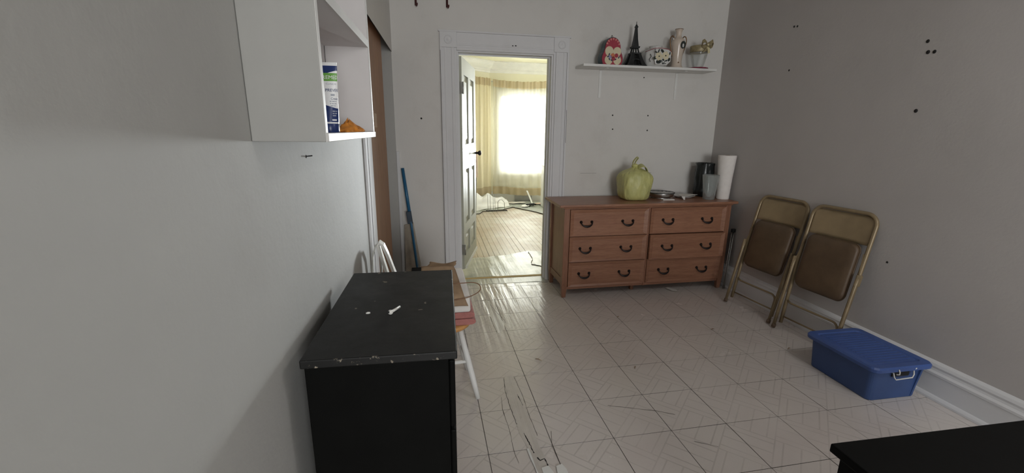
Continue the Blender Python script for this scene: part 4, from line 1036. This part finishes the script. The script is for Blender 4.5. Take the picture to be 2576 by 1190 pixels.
# mop pole, board
mp = thing('mop', 'blue mop pole leaning in the corner left of the doorway', 'mop', (-.335, 2.13, 0))
obj('pole', MB().tube([(.0, .0, .10), (-.045, .04, .60), (-.058, .055, .74)], [.010, .011, .012], 12), 'pole_blue', mp)
obj('grip', MB().tube([(-.052, .048, .66), (-.103, .115, 1.105)], [.015, .014], 12), 'pole_blue', mp)
obj('clip', MB().box(-.024, .02, -.016, .018, -.055, .055, Matrix.Translation((-.058, .05, .68)) @ Matrix.Rotation(-.11, 4, 'Y')), 'pole_dark', mp, bevel=.004)
obj('mop_head', MB().box(-.11, .13, -.04, .04, 0.0, .03).hexa([(-.03, -.02, .03), (.03, -.02, .03), (.03, .02, .03), (-.03, .02, .03)], [(-.012, -.012, .11), (.012, -.012, .11), (.012, .012, .11), (-.012, .012, .11)]), 'pole_dark', mp, bevel=.004)
bd = thing('tan_board', 'tan board in clear wrap leaning behind the blue mop pole', 'board', (-.37, 2.225, 0))
mb = MB().prism([(-.082, 0), (.085, 0), (.004, .62), (-.075, .60)], 'y', .0, .012, Matrix.Rotation(-.035, 4, 'X'))
obj('board', mb, 'bandage', bd)
obj('clear_edge', MB().strap([(.062, -.004, .02), (.022, .012, .34), (-.012, .020, .60)], (.012, 0, .002), .003), 'cloudy', bd)

# ---------------------------------------------------------------- white wall cabinet
yc0, yc1, zc0, zc1 = -.658, .020, 1.407, 2.12
cb = thing('wall_cabinet', 'open white wooden wall cabinet hung on the left wall', 'cabinet', (wl(yc0), yc0, zc0), -math.atan(SK))
L, D_, HH, th = yc1-yc0, .150, zc1-zc0, .016
# local: x out of the wall, y along the wall, z up
obj('side_panel', MB().box(.001, D_-.002, 0, th, 0, HH), 'cab', cb, bevel=.002)
obj('side_panel', MB().box(.001, D_-.002, L-th, L, 0, HH), 'cab_in', cb, bevel=.002)
obj('front_edge', MB().box(D_-.002, D_, .0, th, 0, HH), 'cab_edge', cb)
obj('front_edge', MB().box(D_-.002, D_, L-th, L, 0, HH), 'cab_edge', cb)
obj('bottom_panel', MB().box(.001, D_-.002, th, L-th, .002, .014), 'cab_in', cb, bevel=.002)
obj('front_lip', MB().box(D_-.002, D_+.004, .002, L-.002, .0, .019), 'cab_edge', cb, bevel=.0015)
so = obj('shelf', MB().box(.001, D_-.004, th, L-th, .300, .322), 'cab_in', cb)
obj('shelf_edge', MB().box(D_-.004, D_-.0005, th, L-th, .299, .323), 'cab_edge', so)
obj('top_panel', MB().box(.001, D_, th, L-th, HH-.02, HH-.001), 'cab', cb)
obj('back_panel', MB().box(.001, .006, th, L-th-.004, .014, .300).box(.001, .006, th, L-th, .322, HH-.02), 'cab_in', cb)
obj('back_gap', MB().box(.0012, .0066, L-th-.006, L-th-.001, .014, .300), 'dark_hole', cb)

# cream tube standing on its cap
tu = thing('cream_tube', 'blue and white cream tube standing on its cap in the wall cabinet', 'tube', (-.479, -.415, zc0+.0145), math.radians(-6))
THt, CAP = .172, .026
def prof_t(z):   # half width, half depth at height z above the cap
    t = (z-CAP)/(THt-CAP)
    return .0235+.0065*t, .0205*(1-t)+.0016
def tpt(a, z, off=0.0):
    w_, d_ = prof_t(z); return ((w_+off)*math.sin(a), -(d_+off)*math.cos(a), z)
def tsurf(z0, z1, a0=-PI, a1=PI, off=0.0, nv=10, nu=36, z0f=None, z1f=None):
    def fn(u, v):
        a = a0+(a1-a0)*u; lo_ = z0f(a) if z0f else z0; hi = z1f(a) if z1f else z1
        return tpt(a, lo_+(hi-lo_)*v, off)
    return MB().sheet(fn, nu, nv)
obj('tube_body', tsurf(CAP, THt).prism([(-.029, THt-.001), (.029, THt-.001), (.030, THt+.006), (-.030, THt+.006)], 'y', -.0016, .0016), 'tube_white', tu)
obj('cap', MB().lathe([(.0005, 0), (.0225, 0), (.0235, .002), (.0235, CAP-.003), (.022, CAP)], 30), 'tube_blue', tu)
obj('top_print', tsurf(0, THt-.002, off=.0003, z0f=lambda a: THt-.026+.012*math.sin(a+.3)), 'tube_blue', tu)
obj('lower_print', tsurf(CAP+.004, 0, off=.0003, z1f=lambda a: .072-.008*math.sin(a)), 'tube_blue', tu)
obj('green_label', tsurf(.132, .152, -.35, 1.35, off=.0006, nu=16, nv=3), 'tube_green', tu)
def wrap_text(txt, size, a_start, z, mat, spacing=1.0):
    cu = bpy.data.curves.new('print', 'FONT'); cu.body = txt; cu.size = size; cu.space_character = spacing
    tmp = bpy.data.objects.new('print', cu); C.objects.link(tmp)
    me = bpy.data.meshes.new_from_object(tmp.evaluated_get(bpy.context.evaluated_depsgraph_get()))
    bpy.data.objects.remove(tmp)
    bm = bmesh.new(); bm.from_mesh(me)
    for v in bm.verts:
        zz = z+v.co.y; a = a_start+v.co.x/.026
        v.co = Vector(tpt(a, zz, .0010))
    bm.to_mesh(me); bm.free(); me.materials.clear(); me.materials.append(MAT[mat])
    o = bpy.data.objects.new('printed_text', me); C.objects.link(o); o.parent = tu
wrap_text('REMEDY', .013, -.28, .137, 'tube_white')
wrap_text('CLINICAL', .0065, .05, .123, 'tube_grey')
wrap_text('PREVENT', .0105, -.05, .106, 'tube_blue')
wrap_text('Cream', .008, .45, .086, 'tube_blue')
# rows of fine print, too small to read
fine = MB()
for k_, (z, a0_, wds) in enumerate(((.0955, .45, (.42,)), (.0805, .35, (.16, .30, .14)), (.0750, .38, (.10, .22, .26)), (.0695, .42, (.3, .2)), (.0560, .6, (.34, .18)), (.0505, .6, (.22, .26)), (.0450, .62, (.4,)))):
    a = a0_
    for wd_ in wds:
        q = tsurf(z, z+(.0048 if k_ == 0 else .0024), a, a+wd_, off=.0008, nu=5, nv=1)
        fine.add(q.v, q.f, True); a += wd_+.06
obj('fine_print', fine, 'tube_grey', tu)
obj('print_bar', tsurf(.0335, .037, .55, 1.1, off=.0006, nu=8, nv=2), 'tube_white', tu)
# orange cloth
oc = thing('orange_cloth', 'crumpled orange cloth on the wall cabinet floor behind the tube', 'cloth', (-.470, -.165, zc0+.0145))
def ocf(u, v):
    a = 2*PI*u; r = math.sin(PI*(.02+.5*(1-v)*.96))
    n_ = 1+.45*nz(2.2*math.cos(a), 2.2*math.sin(a), v*3+2)
    return (.034*r*n_*math.cos(a), .085*r*n_*math.sin(a), .0005+.040*v*(1+.35*nz(u*9, v*3, 4))+.008*math.sin(a*3)*v*(1-v))
obj('cloth', MB().sheet(ocf, 36, 12), 'orange_cloth', oc)

# ---------------------------------------------------------------- far room things
def curtain(name, label, A, Bp, z0, z1, hem0, hem1, waves, amp, mat, nu=80, top=.13, sag=0.0):
    t = thing(name, label, 'curtain', ((A[0]+Bp[0])/2, (A[1]+Bp[1])/2, 0), 0, 'cream curtains at the far window')
    ox, oy = t.location.x, t.location.y
    d = Vector((Bp[0]-A[0], Bp[1]-A[1])); n = Vector((d.y, -d.x)).normalized()
    def pt(u, z, zt, off=0.0):
        tt = (z-.1)/(2.3); ph = nz(u*3, 2.1)*2
        a = amp*(.55+.45*(1-tt))*math.sin(2*PI*waves*u+ph)+amp*.5*math.sin(2*PI*waves*2.3*u+1)*tt+amp*.6*nz(u*5, z*1.6, waves)
        p = Vector(A)+d*u+n*(a+off)
        return (p.x-ox, p.y-oy, z)
    zb = lambda u: z0+hem0+(hem1-hem0)*u+.008*math.sin(u*9)
    zt = lambda u: z1-sag*math.sin(PI*u)+.012*nz(u*22, 5.0)
    obj('panel', MB().sheet(lambda u, v: pt(u, zb(u)+(zt(u)-zb(u))*v, 0), nu, 30), mat, t)
    obj('top_band', MB().sheet(lambda u, v: pt(u, zt(u)-top+(top+.004)*v, 0, .004), nu, 4), 'curtain_tan', t)
    obj('hem_band', MB().sheet(lambda u, v: pt(u, zb(u)-.004+.15*v, 0, .004), nu, 4), 'curtain_tan', t)
    return t
curtain('curtain', 'cream curtain with tan bands hanging before the bright far window', (1.065, 6.96), (2.17, 6.95), .0, 2.375, .19, .125, 7, .022, 'curtain', sag=.03)
curtain('curtain', 'cream tan curtain hanging left of the bright far window', (.42, 6.52), (1.025, 6.93), .0, 2.385, .19, .19, 5, .022, 'curtain_left')
o = thing('curtain_rod', 'thin white curtain rod over the far window', 'curtain rod', (1.6, 7.02, 2.345))
obj('rod', MB().tube([(-.56, .01, .0), (.62, .0, .0)], .009, 10).tube([(-.56, .01, 0), (-.565, .09, 0)], .007, 8).tube([(.62, 0, 0), (.64, .03, 0), (.64, .09, 0)], .007, 8), 'white', o)

o = thing('bedsheet', 'crumpled white sheet on the floor below the left curtain', 'sheet', (.95, 6.42, 0))
def sheetf(u, v):
    x = -.36+.72*u; y = .10-.30*v+.42*(u-.5)
    h_ = .26*(1-v)**1.3*(1-.75*u)+.05*(1+nz(u*5, v*4, .7))*(1-v*.6)+.025*math.sin(u*17+v*5)*(1-v)
    return (x, y-.03*nz(u*4, v*3), max(.012, h_))
obj('cloth', MB().sheet(sheetf, 40, 24), 'sheet', o, solid=.004)
o = thing('paper_sheet', 'white paper sheet on the grey vinyl below the far window', 'paper', (1.60, 6.78, .016))
obj('sheet', wavy([(-.26, -.09), (.05, -.10), (.12, -.02), (.08, .10), (-.22, .09)], 0, .002, .012), 'white_paper', o)
rk = thing('wire_rack', 'thin wire rack on the floor below the far curtains', 'rack', (.99, 5.98, .012))
w_ = MB()
for dx in (0, .045, .10, .13):
    w_.tube([(-.16+dx, 0, 0), (-.165+dx, .02, .30)], .004, 6)
obj('upright_wires', w_, 'steel', rk)
obj('hoop', MB().tube([(.02, 0, 0), (.02, .01, .16), (.05, .012, .20), (.10, .012, .20), (.14, .01, .15), (.15, 0, 0)], .005, 6), 'steel', rk)
obj('base_wire', MB().tube([(-.19, -.03, .004), (.19, -.03, .004), (.19, .05, .004), (-.19, .05, .004)], .006, 6, True), 'iron', rk)
tr = thing('wire_tangle', 'dark tangle of cord and straps on the floor by the far window', 'cord', (1.735, 6.42, .012))
rr = random.Random(4)
obj('cord', MB().tube([(.09*math.sin(i*1.7)+.01*rr.uniform(-1, 1), .07*math.cos(i*2.3), .012+.03*abs(math.sin(i*.9))) for i in range(16)], .010, 6), 'iron', tr)
obj('strap', MB().strap([(-.02, .30, .26), (.02, .2, .14), (.04, .08, .04), (.07, .0, .02)], (.03, 0, 0), .004), 'white', tr)
obj('rag', wavy([(-.22, -.10), (-.10, -.13), (-.02, -.02), (-.05, .08), (-.16, .06)], 0, .003, .015), 'sheet', tr)
o = thing('pink_rag', 'pale pink rag on the floor beside the white chest', 'rag', (1.98, 6.58, .012))
obj('cloth', wavy([(-.16, -.06), (.02, -.10), (.16, -.04), (.14, .07), (-.08, .09)], 0, .004, .02), 'beige', o)
vt = thing('floor_vent', 'grey metal vent grille in the baseboard below the far window', 'vent', (1.72, 7.08, .012))
obj('grille_frame', MB().box(-.18, .18, -.03, .005, .0, .19), 'steel', vt, bevel=.003)
for k in range(7): obj('slat', MB().box(-.16, .16, -.036, -.028, .02+k*.024, .032+k*.024), 'steel', vt)
# white chest at the right of the far room
wc = thing('white_chest', 'narrow white chest of drawers just inside right of the doorway view', 'dresser', (2.125, 6.22, 0.012))
obj('carcass', MB().box(-.20, .20, -.16, .2, 0, .78), 'white', wc)
obj('top', MB().box(-.215, .215, -.18, .21, .78, .80), 'white', wc, bevel=.003)
for k in range(5):
    d = obj('drawer', MB().box(-.19, .19, -.176, -.16, .02+k*.152, .16+k*.152), 'white', wc, bevel=.003)
    obj('knob', MB().ball((-.10, -.185, .09+k*.152), .014), 'iron', d)
# beige padded chair glimpsed behind the door edge
bc = thing('padded_seat', 'beige padded seat on a dark leg glimpsed behind the white door', 'chair', (.44, 5.75, 0))
obj('cushion', MB().box(-.22, .165, -.16, .16, .66, 1.10), 'beige', bc, bevel=.02)
for x, y in ((-.18, -.12), (-.18, .12), (.125, -.12), (.125, .12)):
    obj('leg', MB().hexa([(x-.012, y-.012, 0), (x+.012, y-.012, 0), (x+.012, y+.012, 0), (x-.012, y+.012, 0)], [(x-.022, y-.022, .66), (x+.022, y-.022, .66), (x+.022, y+.022, .66), (x-.022, y+.022, .66)]), 'iron', bc)
